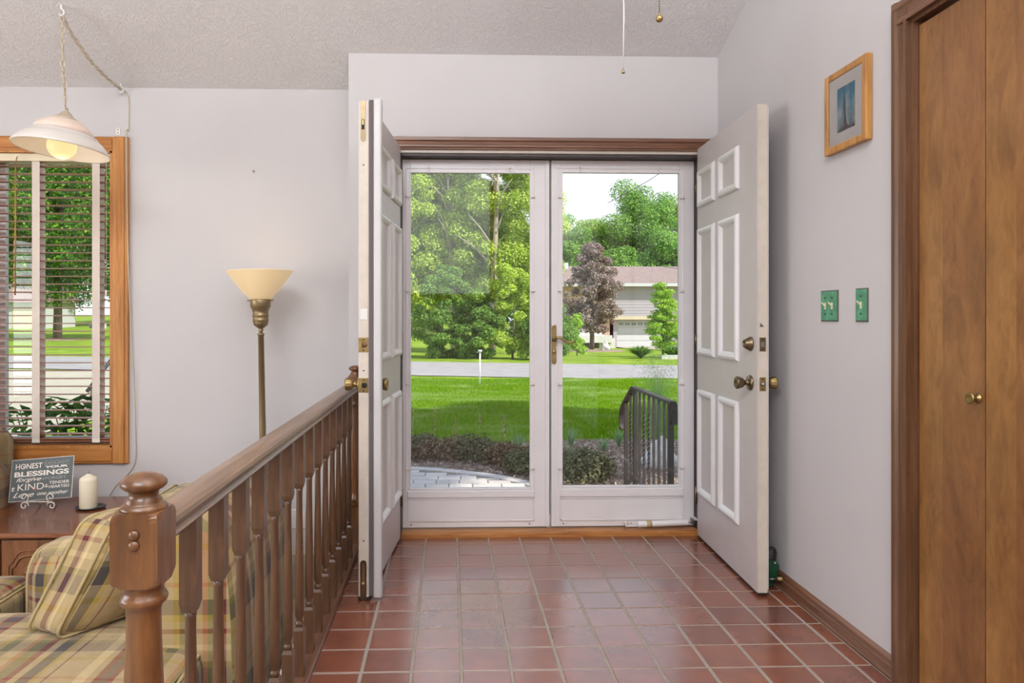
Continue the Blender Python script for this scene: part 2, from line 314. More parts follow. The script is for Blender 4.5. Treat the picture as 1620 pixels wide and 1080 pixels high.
# ------------------------------------------------------------------ mesh helpers
class MB:
    def __init__(s): s.v = []; s.f = []; s.sm = []
    def raw(s, vs, fs, smooth=False, mat=None):
        o = len(s.v)
        s.v += [tuple(mat @ Vector(p)) if mat is not None else tuple(p) for p in vs]
        s.f += [tuple(i + o for i in f) for f in fs]; s.sm += [smooth] * len(fs); return s
    def box(s, x0, x1, y0, y1, z0, z1, mat=None):
        return s.raw([(x0, y0, z0), (x1, y0, z0), (x1, y1, z0), (x0, y1, z0), (x0, y0, z1), (x1, y0, z1), (x1, y1, z1), (x0, y1, z1)],
                     [(0, 3, 2, 1), (4, 5, 6, 7), (0, 1, 5, 4), (1, 2, 6, 5), (2, 3, 7, 6), (3, 0, 4, 7)], mat=mat)
    def frustum(s, c, a0, a1, z0, z1, mat=None):      # square section a0 at z0 to a1 at z1 (half widths)
        x, y = c
        return s.raw([(x - a0, y - a0, z0), (x + a0, y - a0, z0), (x + a0, y + a0, z0), (x - a0, y + a0, z0), (x - a1, y - a1, z1), (x + a1, y - a1, z1), (x + a1, y + a1, z1), (x - a1, y + a1, z1)],
                     [(0, 3, 2, 1), (4, 5, 6, 7), (0, 1, 5, 4), (1, 2, 6, 5), (2, 3, 7, 6), (3, 0, 4, 7)], mat=mat)
    def lathe(s, prof, c=(0, 0, 0), seg=24, mat=None, smooth=True, wob=None):
        vs = []; fs = []; n = len(prof)
        for i in range(seg):
            a = 2 * pi * i / seg
            for r, z in prof:
                rr = r * (wob(a, z) if wob else 1)
                vs.append((c[0] + rr * cos(a), c[1] + rr * sin(a), c[2] + z))
        for i in range(seg):
            j = (i + 1) % seg
            for k in range(n - 1):
                fs.append((i * n + k, j * n + k, j * n + k + 1, i * n + k + 1))
        if prof[0][0] > 1e-5: fs.append(tuple(i * n for i in range(seg))[::-1])
        if prof[-1][0] > 1e-5: fs.append(tuple(i * n + n - 1 for i in range(seg)))
        return s.raw(vs, fs, smooth, mat)
    def tube(s, pts, r, seg=8, closed=False, mat=None, flat=1.0):
        pts = [Vector(p) for p in pts]; n = len(pts); vs = []; fs = []
        up = None
        for i, p in enumerate(pts):
            if closed: d = pts[(i + 1) % n] - pts[i - 1]
            else: d = pts[min(i + 1, n - 1)] - pts[max(i - 1, 0)]
            d.normalize()
            if up is None:
                up = Vector((0, 0, 1)) if abs(d.z) < .9 else Vector((1, 0, 0))
            a = d.cross(up).normalized(); up = a.cross(d).normalized()
            ri = r[i] if isinstance(r, (list, tuple)) else r
            for k in range(seg):
                t = 2 * pi * k / seg
                vs.append(p + a * ri * cos(t) + up * ri * sin(t) * flat)
        m = n if closed else n - 1
        for i in range(m):
            j = (i + 1) % n
            for k in range(seg):
                l = (k + 1) % seg
                fs.append((i * seg + k, i * seg + l, j * seg + l, j * seg + k))
        if not closed:
            fs.append(tuple(range(seg))[::-1]); fs.append(tuple((n - 1) * seg + k for k in range(seg)))
        return s.raw(vs, fs, True, mat)
    def prism(s, outline, axis, a0, a1, mat=None, smooth=False):
        # outline in the two other axes (cyclic order), extruded along axis
        ix = {'x': lambda u, v, w: (w, u, v), 'y': lambda u, v, w: (u, w, v), 'z': lambda u, v, w: (u, v, w)}[axis]
        n = len(outline)
        vs = [ix(u, v, a0) for u, v in outline] + [ix(u, v, a1) for u, v in outline]
        fs = [tuple(range(n))[::-1], tuple(range(n, 2 * n))] + [(i, (i + 1) % n, (i + 1) % n + n, i + n) for i in range(n)]
        return s.raw(vs, fs, smooth, mat)
    def ball(s, c, r, seg=14, sc=(1, 1, 1), mat=None):
        prof = [(max(0, r * sin(pi * k / 10)) * 1.0, -r * cos(pi * k / 10) * sc[2]) for k in range(11)]
        return s.lathe(prof, c, seg, mat)
    def build(s, name, m, parent=None, bevel=0, seg=2, uv=False, solid=None):
        me = bpy.data.meshes.new(name); me.from_pydata(s.v, [], s.f); me.validate()
        if len(me.polygons) == len(s.sm): me.polygons.foreach_set('use_smooth', s.sm)
        bm = bmesh.new(); bm.from_mesh(me); bmesh.ops.recalc_face_normals(bm, faces=bm.faces); bm.to_mesh(me); bm.free()
        if uv: boxuv(me)
        me.materials.append(M[m] if isinstance(m, str) else m)
        o = bpy.data.objects.new(name, me); C.objects.link(o)
        if parent: o.parent = parent
        if bevel:
            b = o.modifiers.new('bevel', 'BEVEL'); b.width = bevel; b.segments = seg; b.limit_method = 'ANGLE'; b.angle_limit = radians(40)
            b.harden_normals = False
        return o

def sheet_xz(x0, x1, y, z0, z1): return MB().raw([(x0, y, z0), (x1, y, z0), (x1, y, z1), (x0, y, z1)], [(0, 1, 2, 3)])
def boxuv(me):
    uvl = me.uv_layers.new(name='UVMap').data
    for p in me.polygons:
        n = p.normal; ax = max(range(3), key=lambda i: abs(n[i]))
        for li in p.loop_indices:
            c = me.vertices[me.loops[li].vertex_index].co
            uvl[li].uv = (c.y, c.z) if ax == 0 else ((c.x, c.z) if ax == 1 else (c.x, c.y))

def soft_box(hx, hy, hz, r, puff=0.0, n=10, wrinkle=0.0, seed=0):
    """rounded, slightly inflated box; returns a mesh with its own UVs in metres (face wise)"""
    bm = bmesh.new(); uvl = bm.loops.layers.uv.new('UVMap'); H = (hx, hy, hz); rn = random.Random(seed)
    ph = [rn.uniform(0, 6) for _ in range(6)]
    for ax in range(3):
        for sg in (-1, 1):
            a, b = [(1, 2), (0, 2), (0, 1)][ax]; grid = {}
            for i in range(n + 1):
                for j in range(n + 1):
                    u = -cos(pi * i / n) * .5 + (2 * i / n - 1) * .5; v = -cos(pi * j / n) * .5 + (2 * j / n - 1) * .5
                    q = [0, 0, 0]; q[ax] = sg * H[ax]; q[a] = u * H[a]; q[b] = v * H[b]
                    inn = [max(-(H[k] - r), min(H[k] - r, q[k])) for k in range(3)]
                    d = Vector([q[k] - inn[k] for k in range(3)]); L = d.length or 1
                    p = Vector(inn) + d / L * r
                    bul = puff * (1 - u * u) * (1 - v * v) * (1 if H[ax] == min(H) else .4)
                    p[ax] += sg * bul
                    if wrinkle:
                        w = sin(p.x * 17 + ph[0]) * sin(p.y * 13 + ph[1]) + .6 * sin(p.z * 23 + ph[2] + p.x * 9)
                        p[ax] += sg * wrinkle * w
                    grid[i, j] = (bm.verts.new(p), (q[a] + ax * .11, q[b] + ax * .07))
            for i in range(n):
                for j in range(n):
                    ks = [(i, j), (i + 1, j), (i + 1, j + 1), (i, j + 1)]
                    f = bm.faces.new([grid[k][0] for k in ks]); f.smooth = True
                    for lp, k in zip(f.loops, ks): lp[uvl].uv = grid[k][1]
    bmesh.ops.remove_doubles(bm, verts=bm.verts, dist=1e-5)
    bmesh.ops.recalc_face_normals(bm, faces=bm.faces)
    me = bpy.data.meshes.new('soft'); bm.to_mesh(me); bm.free(); return me

def link_mesh(name, me, m, parent=None, mat=None):
    me.name = name; me.materials.clear(); me.materials.append(M[m] if isinstance(m, str) else m)
    if mat is not None: me.transform(mat)
    o = bpy.data.objects.new(name, me); C.objects.link(o)
    if parent: o.parent = parent
    return o

def tag(o, label=None, cat=None, group=None, kind=None):
    if label: o['label'] = label
    if cat: o['category'] = cat
    if group: o['group'] = group
    if kind: o['kind'] = kind
    return o
def thing(name, label, cat, loc=(0, 0, 0), rot=(0, 0, 0), group=None):
    o = bpy.data.objects.new(name, None); C.objects.link(o); o.location = loc; o.rotation_euler = rot; o.empty_display_size = .1
    return tag(o, label, cat, group)
def struct(name, loc=(0, 0, 0), rot=(0, 0, 0), label=None):
    o = bpy.data.objects.new(name, None); C.objects.link(o); o.location = loc; o.rotation_euler = rot
    return tag(o, label, kind='structure')
def T(x=0, y=0, z=0): return Matrix.Translation((x, y, z))
def R(a, ax): return Matrix.Rotation(a, 4, ax)

# ------------------------------------------------------------------ room shell
WALLX = 1.42; EY = 3.65; LY = 3.92; LFZ = -.37; RX = -.53
RY = -2.2
def cz(y): return 2.537 - .386 * (y - 3.65) if y > RY else 2.537 - .386 * (RY - 3.65) - .40 * (RY - y)
# right wall with closet opening
w = MB(); ct, c0, c1 = 2.075, 1.00, 2.10     # closet opening top, near, far
pr = lambda y0, y1, z0, f: w.prism([(y0, z0), (y1, z0), (y1, f(y1) + .05), (y0, f(y0) + .05)], 'x', WALLX, WALLX + .12)
pr(c1, 4.04, -.4, cz); pr(c0, c1, ct, cz); pr(RY, c0, -.4, cz); pr(-4.5, RY - .0001, -.4, cz)
tag(w.build('wall_right', 'wall'), kind='structure')
w = MB(); w.box(WALLX + .60, WALLX + .66, .9, 2.3, -.02, 2.5).box(WALLX + .12, WALLX + .6, .88, .94, -.02, 2.5).box(WALLX + .12, WALLX + .6, 2.3, 2.36, -.02, 2.5)
tag(w.build('wall_closet', 'wall'), kind='structure')
# entry wall around the double door, and its return towards the living room
OX0, OX1, OZ = -.262, 1.328, 2.045
w = MB(); w.box(RX, OX0, EY, EY + .14, -.4, OZ).box(OX1, WALLX, EY, EY + .14, -.4, OZ).box(RX, WALLX, EY, EY + .14, OZ, cz(EY) + .03).box(RX, RX + .12, EY + .14, LY + .12, -.4, cz(EY) + .02).box(OX0, OX1, EY, EY + .14, -.4, -.03)
tag(w.build('wall_entry', 'wall'), kind='structure')
# living room wall with the window opening
WX0, WX1, WZ0, WZ1 = -2.56, -1.868, .438, 2.078
w = MB(); top = cz(LY) + .05
w.box(-5.5, WX0, LY, LY + .14, LFZ - .05, top).box(WX1, RX, LY, LY + .14, LFZ - .05, top).box(WX0, WX1, LY, LY + .14, LFZ - .05, WZ0).box(WX0, WX1, LY, LY + .14, WZ1, top)
tag(w.build('wall_living', 'wall'), kind='structure')
w = MB(); w.prism([(-4.5, -.45), (LY + .14, -.45), (LY + .14, 2.45), (RY, cz(RY)), (-4.5, cz(-4.5))], 'x', -5.6, -5.46)
tag(w.build('wall_left', 'wall'), kind='structure')
w = MB(); w.prism([(-5.6, -.45), (1.54, -.45), (1.54, cz(-4.5)), (-5.6, cz(-4.5))], 'y', -4.62, -4.5)
tag(w.build('wall_back', 'wall'), kind='structure')
w = MB(); th = .12
w.raw([(x, y, cz(y) + t) for t in (0, th) for x in (-5.6, 1.54) for y in (-4.62, RY, LY + .14)],
      [(0, 1, 4, 3), (1, 2, 5, 4), (6, 9, 10, 7), (7, 10, 11, 8), (0, 3, 9, 6), (2, 8, 11, 5), (0, 6, 7, 1), (1, 7, 8, 2), (3, 4, 10, 9), (4, 5, 11, 10)])
tag(w.build('ceiling', 'ceiling'), kind='structure')
w = MB(); w.box(-5.5, RX - .0, -4.5, LY, LFZ - .06, LFZ)
tag(w.build('floor_living', 'carpet'), kind='structure')
# overhanging roof and gutter outside
w = MB(); w.prism([(LY + .145, 2.50), (LY + .55, 2.36), (LY + .55, 2.26), (LY + .145, 2.26)], 'x', -5.6, 1.6)
tag(w.build('trim_eave', 'farwhite'), kind='structure')

rw = struct('rear_fill_frame', label='oak frame around the added fill light on the rear wall')  # added casing around the rear fill light; the wall behind is solid
for (a, b, c, d) in ((-2.82, -2.74, 1.47, 3.77), (.70, .78, 1.47, 3.77), (-2.74, .70, 1.47, 1.55), (-2.74, .70, 3.69, 3.77)): MB().box(a, b, -4.5, -4.42, c, d).build('casing', 'oak', rw, .004)
sw_ = struct('side_fill_frame', label='oak frame around the added fill light on the left wall')  # made-up casing framing the side fill light, no opening behind it
for (a, b, c, d) in ((-1.10, -1.02, .12, 2.18), (2.22, 2.30, .12, 2.18), (-1.02, 2.22, .12, .18), (-1.02, 2.22, 2.12, 2.18)): MB().box(-5.46, -5.36, a, b, c, d).build('casing', 'oak', sw_, .004)
# tiled entry floor
fl = tag(MB().box(RX, WALLX, -4.5, EY, -.05, -.0016).build('floor', 'grout'), 'entry floor of red quarry tiles', kind='structure')
PX, PY, GX, GY = .1635, .158, .009, .008
xl = [-.126 + k * PX for k in range(-2, 10)] + [1.398 + GX]
yl = [3.65 + GY / 2] + [3.54 - k * PY for k in range(20)]
shared = {}
for j in range(len(yl) - 1):
    for i in range(len(xl) - 1):
        x0, x1, y1, y0 = xl[i] + GX / 2, xl[i + 1] - GX / 2, yl[j] - GY / 2, yl[j + 1] + GY / 2
        key = (round(x1 - x0, 4), round(y1 - y0, 4)); cx, cy = (x0 + x1) / 2, (y0 + y1) / 2
        if key not in shared:
            a, b = key[0] / 2, key[1] / 2; c = .0022
            m = MB().raw([(-a, -b, -.004), (a, -b, -.004), (a, b, -.004), (-a, b, -.004), (-a, -b, -c), (a, -b, -c), (a, b, -c), (-a, b, -c),
                          (-a + c, -b + c, 0), (a - c, -b + c, 0), (a - c, b - c, 0), (-a + c, b - c, 0)],
                         [(0, 1, 5, 4), (1, 2, 6, 5), (2, 3, 7, 6), (3, 0, 4, 7), (4, 5, 9, 8), (5, 6, 10, 9), (6, 7, 11, 10), (7, 4, 8, 11), (8, 9, 10, 11)])
            o = m.build('quarry_tile', 'tile', fl); shared[key] = o.data
        else:
            o = bpy.data.objects.new('quarry_tile', shared[key]); C.objects.link(o); o.parent = fl
        o.location = (cx, cy, random.uniform(-.0006, .0006)); o.rotation_euler = (random.uniform(-.002, .002), random.uniform(-.002, .002), random.uniform(-.004, .004))
tag(MB().box(RX + .08, 1.398, -4.4, yl[-1] - .004, -.0015, 0).build('tile_field', 'tile', fl), kind='stuff')

# head casing over the double door (moulded profile), side casings, head stop, sill
def profile_y(z0, z1, face, d):     # casing profile: list of (y, z) front steps
    h = z1 - z0
    return [(face, z0), (face - d * .55, z0), (face - d * .6, z0 + h * .12), (face - d * .85, z0 + h * .2), (face - d * .85, z0 + h * .34), (face - d * .6, z0 + h * .42), (face - d * .7, z0 + h * .62),
            (face - d, z0 + h * .72), (face - d, z0 + h * .95), (face - d * .8, z1), (face, z1)]
hd = MB(); hd.prism(profile_y(2.036, 2.100, EY, .024), 'x', -.325, 1.392)
tag(hd.build('trim_door_head', 'trim'), kind='structure')
m = MB(); m.box(-.325, -.268, EY - .016, EY, 0, 2.03).box(1.335, 1.392, EY - .016, EY, 0, 2.03)
tag(m.build('trim_door_sides', 'trim_z'), kind='structure')
m = MB(); m.box(OX0, OX1, EY - .002, EY + .02, 2.020, 2.0355)
tag(m.build('trim_door_jamb', 'offwhite'), kind='structure')
m = MB(); m.box(OX0, OX1, EY + .005, EY + .14, 2.006, 2.0195).box(OX0, OX0 + .004, EY + .005, EY + .14, 0, 2.0195).box(OX1 - .004, OX1, EY + .005, EY + .14, 0, 2.0195)
tag(m.build('trim_weatherstrip', 'bronze'), kind='structure')
m = MB(); m.prism([(EY + .001, -.03), (EY + .001, .020), (EY + .012, .026), (EY + .07, .026), (EY + .14, .014), (EY + .14, -.03)], 'x', OX0 + .005, OX1 - .005)
tag(m.build('trim_sill', 'sill', bevel=.003), kind='structure')

# baseboard along the right wall
bb = lambda f: [(f, 0), (f - .014, 0), (f - .016, .008), (f - .013, .014), (f - .013, .040), (f - .010, .046), (f - .010, .060), (f - .005, .068), (f, .072)]
m = MB(); m.prism(bb(WALLX), 'y', 2.172, EY - .025); m.prism(bb(WALLX), 'y', -4.5, .91)
tag(m.build('baseboard_right', 'trim_y'), kind='structure')
# oak skirting boards on the lower part of the living room wall
sk = struct('baseboard_living', label='golden oak boards along the foot of the living room wall')
for z0, z1 in ((LFZ, -.222), (-.218, -.134)):
    MB().box(-1.2, RX - .001, LY - .022, LY, z0, z1).build('board', 'oak_x', sk, .003)
m = MB(); m.box(RX - .001, RX + .071, -1.0, EY, -.0505, .014)          # curb under the balusters
m.prism([(-.459, 0), (-.459, .020), (-.451, .020), (-.447, .012), (-.447, 0)], 'y', -1.0, EY)
tag(m.build('trim_stair_curb', 'trim_y'), kind='structure')
tag(MB().box(RX - .02, RX - .001, -1.0, EY, LFZ, .012).build('trim_step_riser', 'wall'), kind='structure')

# closet casing, jamb and doors
m = MB()
def cas(d0, d1): return None
prof = [(0, 0), (0, .018), (.012, .020), (.020, .014), (.040, .016), (.050, .022), (.066, .022), (.070, .012), (.070, 0)]
# far vertical casing
m.prism([(WALLX - t, c1 + u - .002) for u, t in prof], 'z', 0, ct + .07)
m.prism([(WALLX - t, c0 - u + .002) for u, t in prof], 'z', 0, ct + .07)
tag(m.build('trim_closet_sides', 'trim_z'), kind='structure')
m = MB(); m.prism([(WALLX - t - .001, ct + u - .002) for u, t in prof], 'y', c0 - .06, c1 + .06)
tag(m.build('trim_closet_head', 'trim_y'), kind='structure')
m = MB(); m.box(WALLX - .003, WALLX + .12, c1 - .014, c1 - .0005, 0, ct).box(WALLX - .003, WALLX + .12, c0 + .0005, c0 + .014, 0, ct).box(WALLX - .003, WALLX + .12, c0 + .014, c1 - .014, ct - .014, ct - .0005)
tag(m.build('trim_closet_jamb', 'trim_z'), kind='structure')
yy = c1 - .018
for k in range(4):
    pw = (c1 - c0 - .045) / 4
    dr = struct('door_%d' % (k + 5), (WALLX + .012, yy - pw / 2, 0), label='flat birch bifold closet leaf, number %s from the entry door' % ['one', 'two', 'three', 'four'][k])
    # two book-matched veneer faces on a core
    MB().box(.002, .032, -pw / 2 + .0015, pw / 2 - .0015, .012, 2.048).build('core', 'closet', dr)
    MB().box(0, .0025, -pw / 2 + .0015, .030, .012, 2.048).build('veneer', 'closet', dr)
    MB().box(.0003, .0028, .030, pw / 2 - .0015, .012, 2.048).build('veneer', wood('birch_veneer_pale_%d' % k, srgb(132, 90, 48), srgb(158, 112, 62), srgb(180, 134, 78), 'z', 3.2, 2.6, rough=.34, coat=.2, blotch=.7, figure=.45), dr)
    if k == 0 or k == 3:
        s_ = (1.843 - (yy - pw / 2)) if k == 0 else (pw / 2 - .06)
        kn = MB().lathe([(0, 0), (.013, 0), (.013, .003), (.006, .005), (.006, .012), (.012, .017), (.0155, .022), (.0155, .026), (.012, .027), (.008, .0255), (0, .025)], seg=28, mat=T(0, s_, .938) @ R(-pi / 2, 'Y'))
        kn.build('knob', 'brass', dr)
    yy -= pw

# ------------------------------------------------------------------ living-room window (structure) and its blind
win = struct('window_1', label='oak framed window of the living room')
def casing_piece(x0, x1, z0, z1, name, m): return MB().box(x0, x1, LY - .020, LY, z0, z1).box(x0 + .012 if x1 - x0 < .3 else x0, x1 - .02 if x1 - x0 < .3 else x1, LY - .026, LY - .02, z0 + (.0 if x1 - x0 < .3 else .014), z1 - (0 if x1 - x0 < .3 else .018)).build(name, m, win, .003)
cw = .088
casing_piece(WX1, WX1 + cw, WZ0 - cw, WZ1 + cw - .01, 'casing', 'oak'); casing_piece(WX0 - cw, WX0, WZ0 - cw, WZ1 + cw - .01, 'casing', 'oak')
casing_piece(WX0, WX1, WZ0 - cw, WZ0, 'casing', 'oak_x'); casing_piece(WX0, WX1, WZ1, WZ1 + cw - .01, 'casing', 'oak_x')
m = MB(); t_ = .012
m.box(WX1 - t_, WX1 - .0005, LY - .018, LY + .12, WZ0, WZ1).box(WX0 + .0005, WX0 + t_, LY - .018, LY + .12, WZ0, WZ1).box(WX0, WX1, LY - .018, LY + .12, WZ0 + .0005, WZ0 + t_).box(WX0, WX1, LY - .018, LY + .12, WZ1 - t_, WZ1 - .0005)
m.build('reveal', 'oak', win)
m = MB()
for (a, b, c, d) in ((WX0 + .012, WX0 + .05, WZ0 + .012, WZ1 - .012), (WX1 - .05, WX1 - .012, WZ0 + .012, WZ1 - .012), (WX0 + .05, WX1 - .05, WZ0 + .012, WZ0 + .045), (WX0 + .05, WX1 - .05, WZ1 - .05, WZ1 - .012)):
    m.box(a, b, LY + .085, LY + .115, c, d)
m.build('sash', 'storm', win, .002)
sheet_xz(WX0 + .045, WX1 - .045, LY + .10, WZ0 + .04, WZ1 - .045).build('pane', 'glassw', win)
# blind
bl = thing('window_blind', 'brown wooden venetian blind with cream cloth tapes in the oak window', 'blind', (0, LY + .030, 0))
BX0, BX1 = WX0 + .018, WX1 - .015
MB().box(BX0, BX1, -.035, .03, 2.022, 2.064).build('headrail', 'valance', bl, .002)
sl = MB().raw([(BX0, -.024, 0), (BX1, -.024, 0), (BX1, 0, .0028), (BX0, 0, .0028), (BX1, .024, 0), (BX0, .024, 0)] + [(BX0, -.024, -.003), (BX1, -.024, -.003), (BX1, 0, -.0002), (BX0, 0, -.0002), (BX1, .024, -.003), (BX0, .024, -.003)],
               [(0, 1, 2, 3), (3, 2, 4, 5), (7, 6, 9, 8), (8, 9, 11, 10), (0, 6, 7, 1), (5, 4, 10, 11), (1, 7, 8, 2), (2, 8, 10, 4), (0, 3, 9, 6), (3, 5, 11, 9)])
z = 2.0; first = None; k = 0
while z > .50:
    if first is None: first = sl.build('slat', 'slat', bl); o = first
    else: o = first.copy(); C.objects.link(o); o.parent = bl
    o.location = (0, 0, z); o.rotation_euler = (radians(random.uniform(-1.5, 1.5)), 0, 0); z -= .0438
for dz in (0, .012): MB().box(BX0, BX1, -.025, .025, z + .012 - dz, z + .019 - dz).build('bottom_rail', 'slat', bl, .002)
for px in (-2.315, -1.987):
    MB().box(px, px + .042, -.0275, -.0265, z - .002, 2.022).build('ladder_tape', 'tape', bl)
    MB().box(px, px + .042, .0265, .0275, z - .002, 2.022).build('ladder_tape', 'tape', bl)
    MB().box(px, px + .042, -.028, -.0275, z - .004, z + .016).build('tape_clip', 'wire', bl)
MB().tube([(-1.907, -.030, 2.02), (-1.907, -.031, 1.32)], .0015, 6).build('lift_cord', 'cord', bl)
MB().lathe([(0, 0), (.007, 0), (.006, .03), (.003, .036), (0, .036)], (-1.907, -.033, 1.275), 12).build('cord_tassel', 'wire', bl)
MB().tube([(-2.398, -.036, 2.02), (-2.40, -.038, 1.28)], .004, 8).build('tilt_wand', 'oak', bl)
MB().tube([(-2.398, -.028, 2.035), (-2.390, -.036, 2.045), (-2.396, -.040, 2.02), (-2.398, -.038, 1.995)], .002, 6).build('wand_hook', 'steel', bl)

# ------------------------------------------------------------------ entry slabs
def cyl_x(prof, x, y, z, sgn, seg=24, wob=None):      # lathe profile pointing along local +x or -x
    return MB().lathe(prof, seg=seg, mat=T(x, y, z) @ R(sgn * pi / 2, 'Y'), wob=wob)
KN = [(.032, 0), (.033, .003), (.030, .009), (.018, .012), (.011, .016), (.011, .028), (.017, .031), (.0205, .035), (.0225, .042), (.0262, .055), (.0268, .060), (.0235, .0635), (.012, .0625), (.010, .0595), (0, .0595)]
def flute(a, z): return 1 + (.045 * cos(a * 10) if z > .034 and z < .060 else 0)
def slab(name, label, hinge, ang, side):
    """local frame: x = thickness away from the doorway centre (0..t), y from hinge (0) to free edge (-L); side +1 = slab to the right"""
    t, L, H0, H1 = .044, .778, .014, 2.043
    r = struct(name, (hinge[0], hinge[1], 0), (0, 0, ang), label)
    sx = side
    X = lambda a: a * sx
    def bx(m, x0, x1, y0, y1, z0, z1): m.box(min(X(x0), X(x1)), max(X(x0), X(x1)), y0, y1, z0, z1)
    m = MB(); bx(m, 0, t, -L + .002, 0, H0, H1); m.build('slab', 'doorgrey', r, .002)
    m = MB(); bx(m, .003, t - .003, -L, -L + .003, H0, H1 - .002); m.build('edge', 'offwhite', r, .001)
    m = MB(); bx(m, .004, t - .004, -L + .004, -.004, .004, H0); m.build('door_sweep', 'dark', r)
    # six applied panel mouldings on the face turned to the doorway
    for (u0, u1) in ((.030, .275), (.340, .582)):
        for (z0, z1) in ((1.728, 1.920), (.962, 1.618), (.238, .783)):
            mm = MB(); w_ = .037; h_ = .017
            for (ya, yb, za, zb) in ((u0, u1, z0, z1),):
                P = [(-ya, za), (-yb, za), (-yb, zb), (-ya, zb)]
                Q = [(-ya - w_, za + w_), (-yb + w_, za + w_), (-yb + w_, zb - w_), (-ya - w_, zb - w_)]
                lay = []
                for f, hh in ((0, 0), (.0, .006), (.18, .014), (.45, h_), (.72, .013), (.9, .005), (1, 0)):
                    lay.append([(X(-hh), P[k][0] * (1 - f) + Q[k][0] * f, P[k][1] * (1 - f) + Q[k][1] * f) for k in range(4)])
                vs_ = [p for l_ in lay for p in l_]; fs_ = []
                for a in range(len(lay) - 1):
                    for k in range(4):
                        fs_.append((a * 4 + k, a * 4 + (k + 1) % 4, a * 4 + 4 + (k + 1) % 4, a * 4 + 4 + k))
                mm.raw(vs_, fs_)
            o = mm.build('panel_moulding', 'molding', r)
    # hinges
    for hz in (.22, 1.03, 1.84):
        m = MB(); m.tube([(X(-.006), .004, hz - .045), (X(-.006), .004, hz + .045)], .006, 10); bx(m, 0, .03, 0, .002, hz - .044, hz + .044); m.build('hinge', 'antique', r)
    return r, X, bx, t, L
# right slab, with deadbolt and knobs
dR, X, bx, t, L = slab('door_2', 'open right entry door leaf, grey with six white mouldings and antique knobs', (1.302, 3.626), radians(-2.0), 1)
cyl_x([(.0, 0), (.031, 0), (.031, .004), (.028, .010), (.019, .026), (.017, .030), (.0145, .030), (.0145, .027), (0, .027)], 0, -L + .067, 1.045, -1).build('deadbolt', 'antique', dR)
cyl_x(KN, 0, -L + .071, .880, -1, 40, flute).build('knob', 'antique', dR)
cyl_x(KN, t, -L + .071, .880, 1, 40, flute).build('knob', 'brass', dR)
for z0, kind in ((1.045, 'antique'), (.880, 'brass')):
    m = MB(); m.box(.009, .035, -L - .0012, -L + .001, z0 - .029, z0 + .029).build('latch_plate', kind, dR, .001)
    for dz in (-.021, .021): MB().lathe([(0, 0), (.0028, 0), (.0028, .0015), (0, .002)], seg=10, mat=T(.022, -L - .0010, z0 + dz) @ R(pi / 2, 'X')).build('screw', 'dark', dR)
    if kind == 'brass': MB().lathe([(.009, 0), (.009, .004), (.006, .010), (0, .011)], seg=16, mat=T(.022, -L - .001, z0) @ R(pi / 2, 'X')).build('latch_bolt', 'steel', dR)
    else: m = MB(); m.box(.015, .029, -L - .002, -L, z0 - .010, z0 + .010).build('bolt_face', 'steel', dR, .002)
MB().box(.0425, .0445, -L - .004, -L, .03, 2.03).build('edge_strip', 'white', dR)
MB().box(.0005, .0035, -L - .0025, -L, .02, 2.038).build('edge_strip', 'offwhite', dR)
MB().raw([(.010, -L - .0012, 1.118), (.028, -L - .0012, 1.118), (.012, -L - .0012, 1.135), (.010, -L + .001, 1.118), (.028, -L + .001, 1.118), (.012, -L + .001, 1.135)],
         [(0, 1, 2), (3, 5, 4), (0, 3, 4, 1), (1, 4, 5, 2), (2, 5, 3, 0)]).build('scuff_mark', 'rubber', dR)
# left slab, with astragal, strike plates, flush bolts
dL, X, bx, t, L = slab('door_1', 'open left entry door leaf, grey with cream edge, white astragal and flush bolts', (-.258, 3.626), radians(-5.4), -1)
MB().box(.018, .052, -L - .004, -L + .03, .012, 2.052).build('astragal', 'astragal', dL, .008, 3)
MB().box(.001, .018, -L - .001, -L + .026, .02, 2.045).build('weatherstrip', 'rubber', dL)
cyl_x(KN, 0, -L + .075, .878, 1, 40, flute).build('knob', 'brass', dL)
cyl_x(KN, -t, -L + .045, .880, -1, 40, flute).build('knob', 'brass', dL)
cyl_x([(0, .060), (.004, .060), (.004, .070), (0, .071)], -t, -L + .045, .880, -1).build('turn_button', 'brass', dL)
for z0, hole in ((1.045, 'trim'), (.880, 'dark')):
    MB().box(-.044, -.002, -L - .0016, -L + .001, z0 - .030, z0 + .030).build('strike_plate', 'brass', dL, .001)
    MB().lathe([(0, 0), (.011, 0), (.011, .001), (0, .001)], seg=20, mat=T(-.018, -L - .0014, z0) @ R(pi / 2, 'X')).build('strike_hole', hole, dL)
    MB().box(-.036, -.028, -L - .006, -L, z0 - .012, z0 + .012).build('strike_lip', 'brass', dL, .001)
    for dz in (-.022, .022): MB().lathe([(0, 0), (.003, 0), (.003, .0015), (0, .002)], seg=10, mat=T(-.022, -L - .0015, z0 + dz) @ R(pi / 2, 'X')).build('screw', 'dark', dL)
def cap(x0, x1, z0, z1, n=8):
    r_ = (x1 - x0) / 2; cx = (x0 + x1) / 2
    return [(cx + r_ * cos(pi + pi * k / n), z0 + r_ + r_ * sin(pi + pi * k / n)) for k in range(n + 1)] + [(cx + r_ * cos(pi * k / n), z1 - r_ + r_ * sin(pi * k / n)) for k in range(n + 1)]
MB().prism([(x, z) for x, z in cap(-.034, -.014, 1.875, 2.2) if z < 1.9] + [(-.014, 2.0415), (-.034, 2.0415)], 'y', -L - .0018, -L + .001).build('flush_bolt', 'antique', dL)
MB().box(-.030, -.018, -L - .0026, -L - .001, 1.925, 1.965).build('bolt_slot', 'dark', dL)
MB().box(-.028, -.020, -L - .005, -L - .002, 1.943, 1.963).build('bolt_lever', 'brass', dL, .001)
MB().prism(cap(-.036, -.010, .0, .165), 'y', -L - .0018, -L + .001).build('flush_bolt', 'antique', dL)
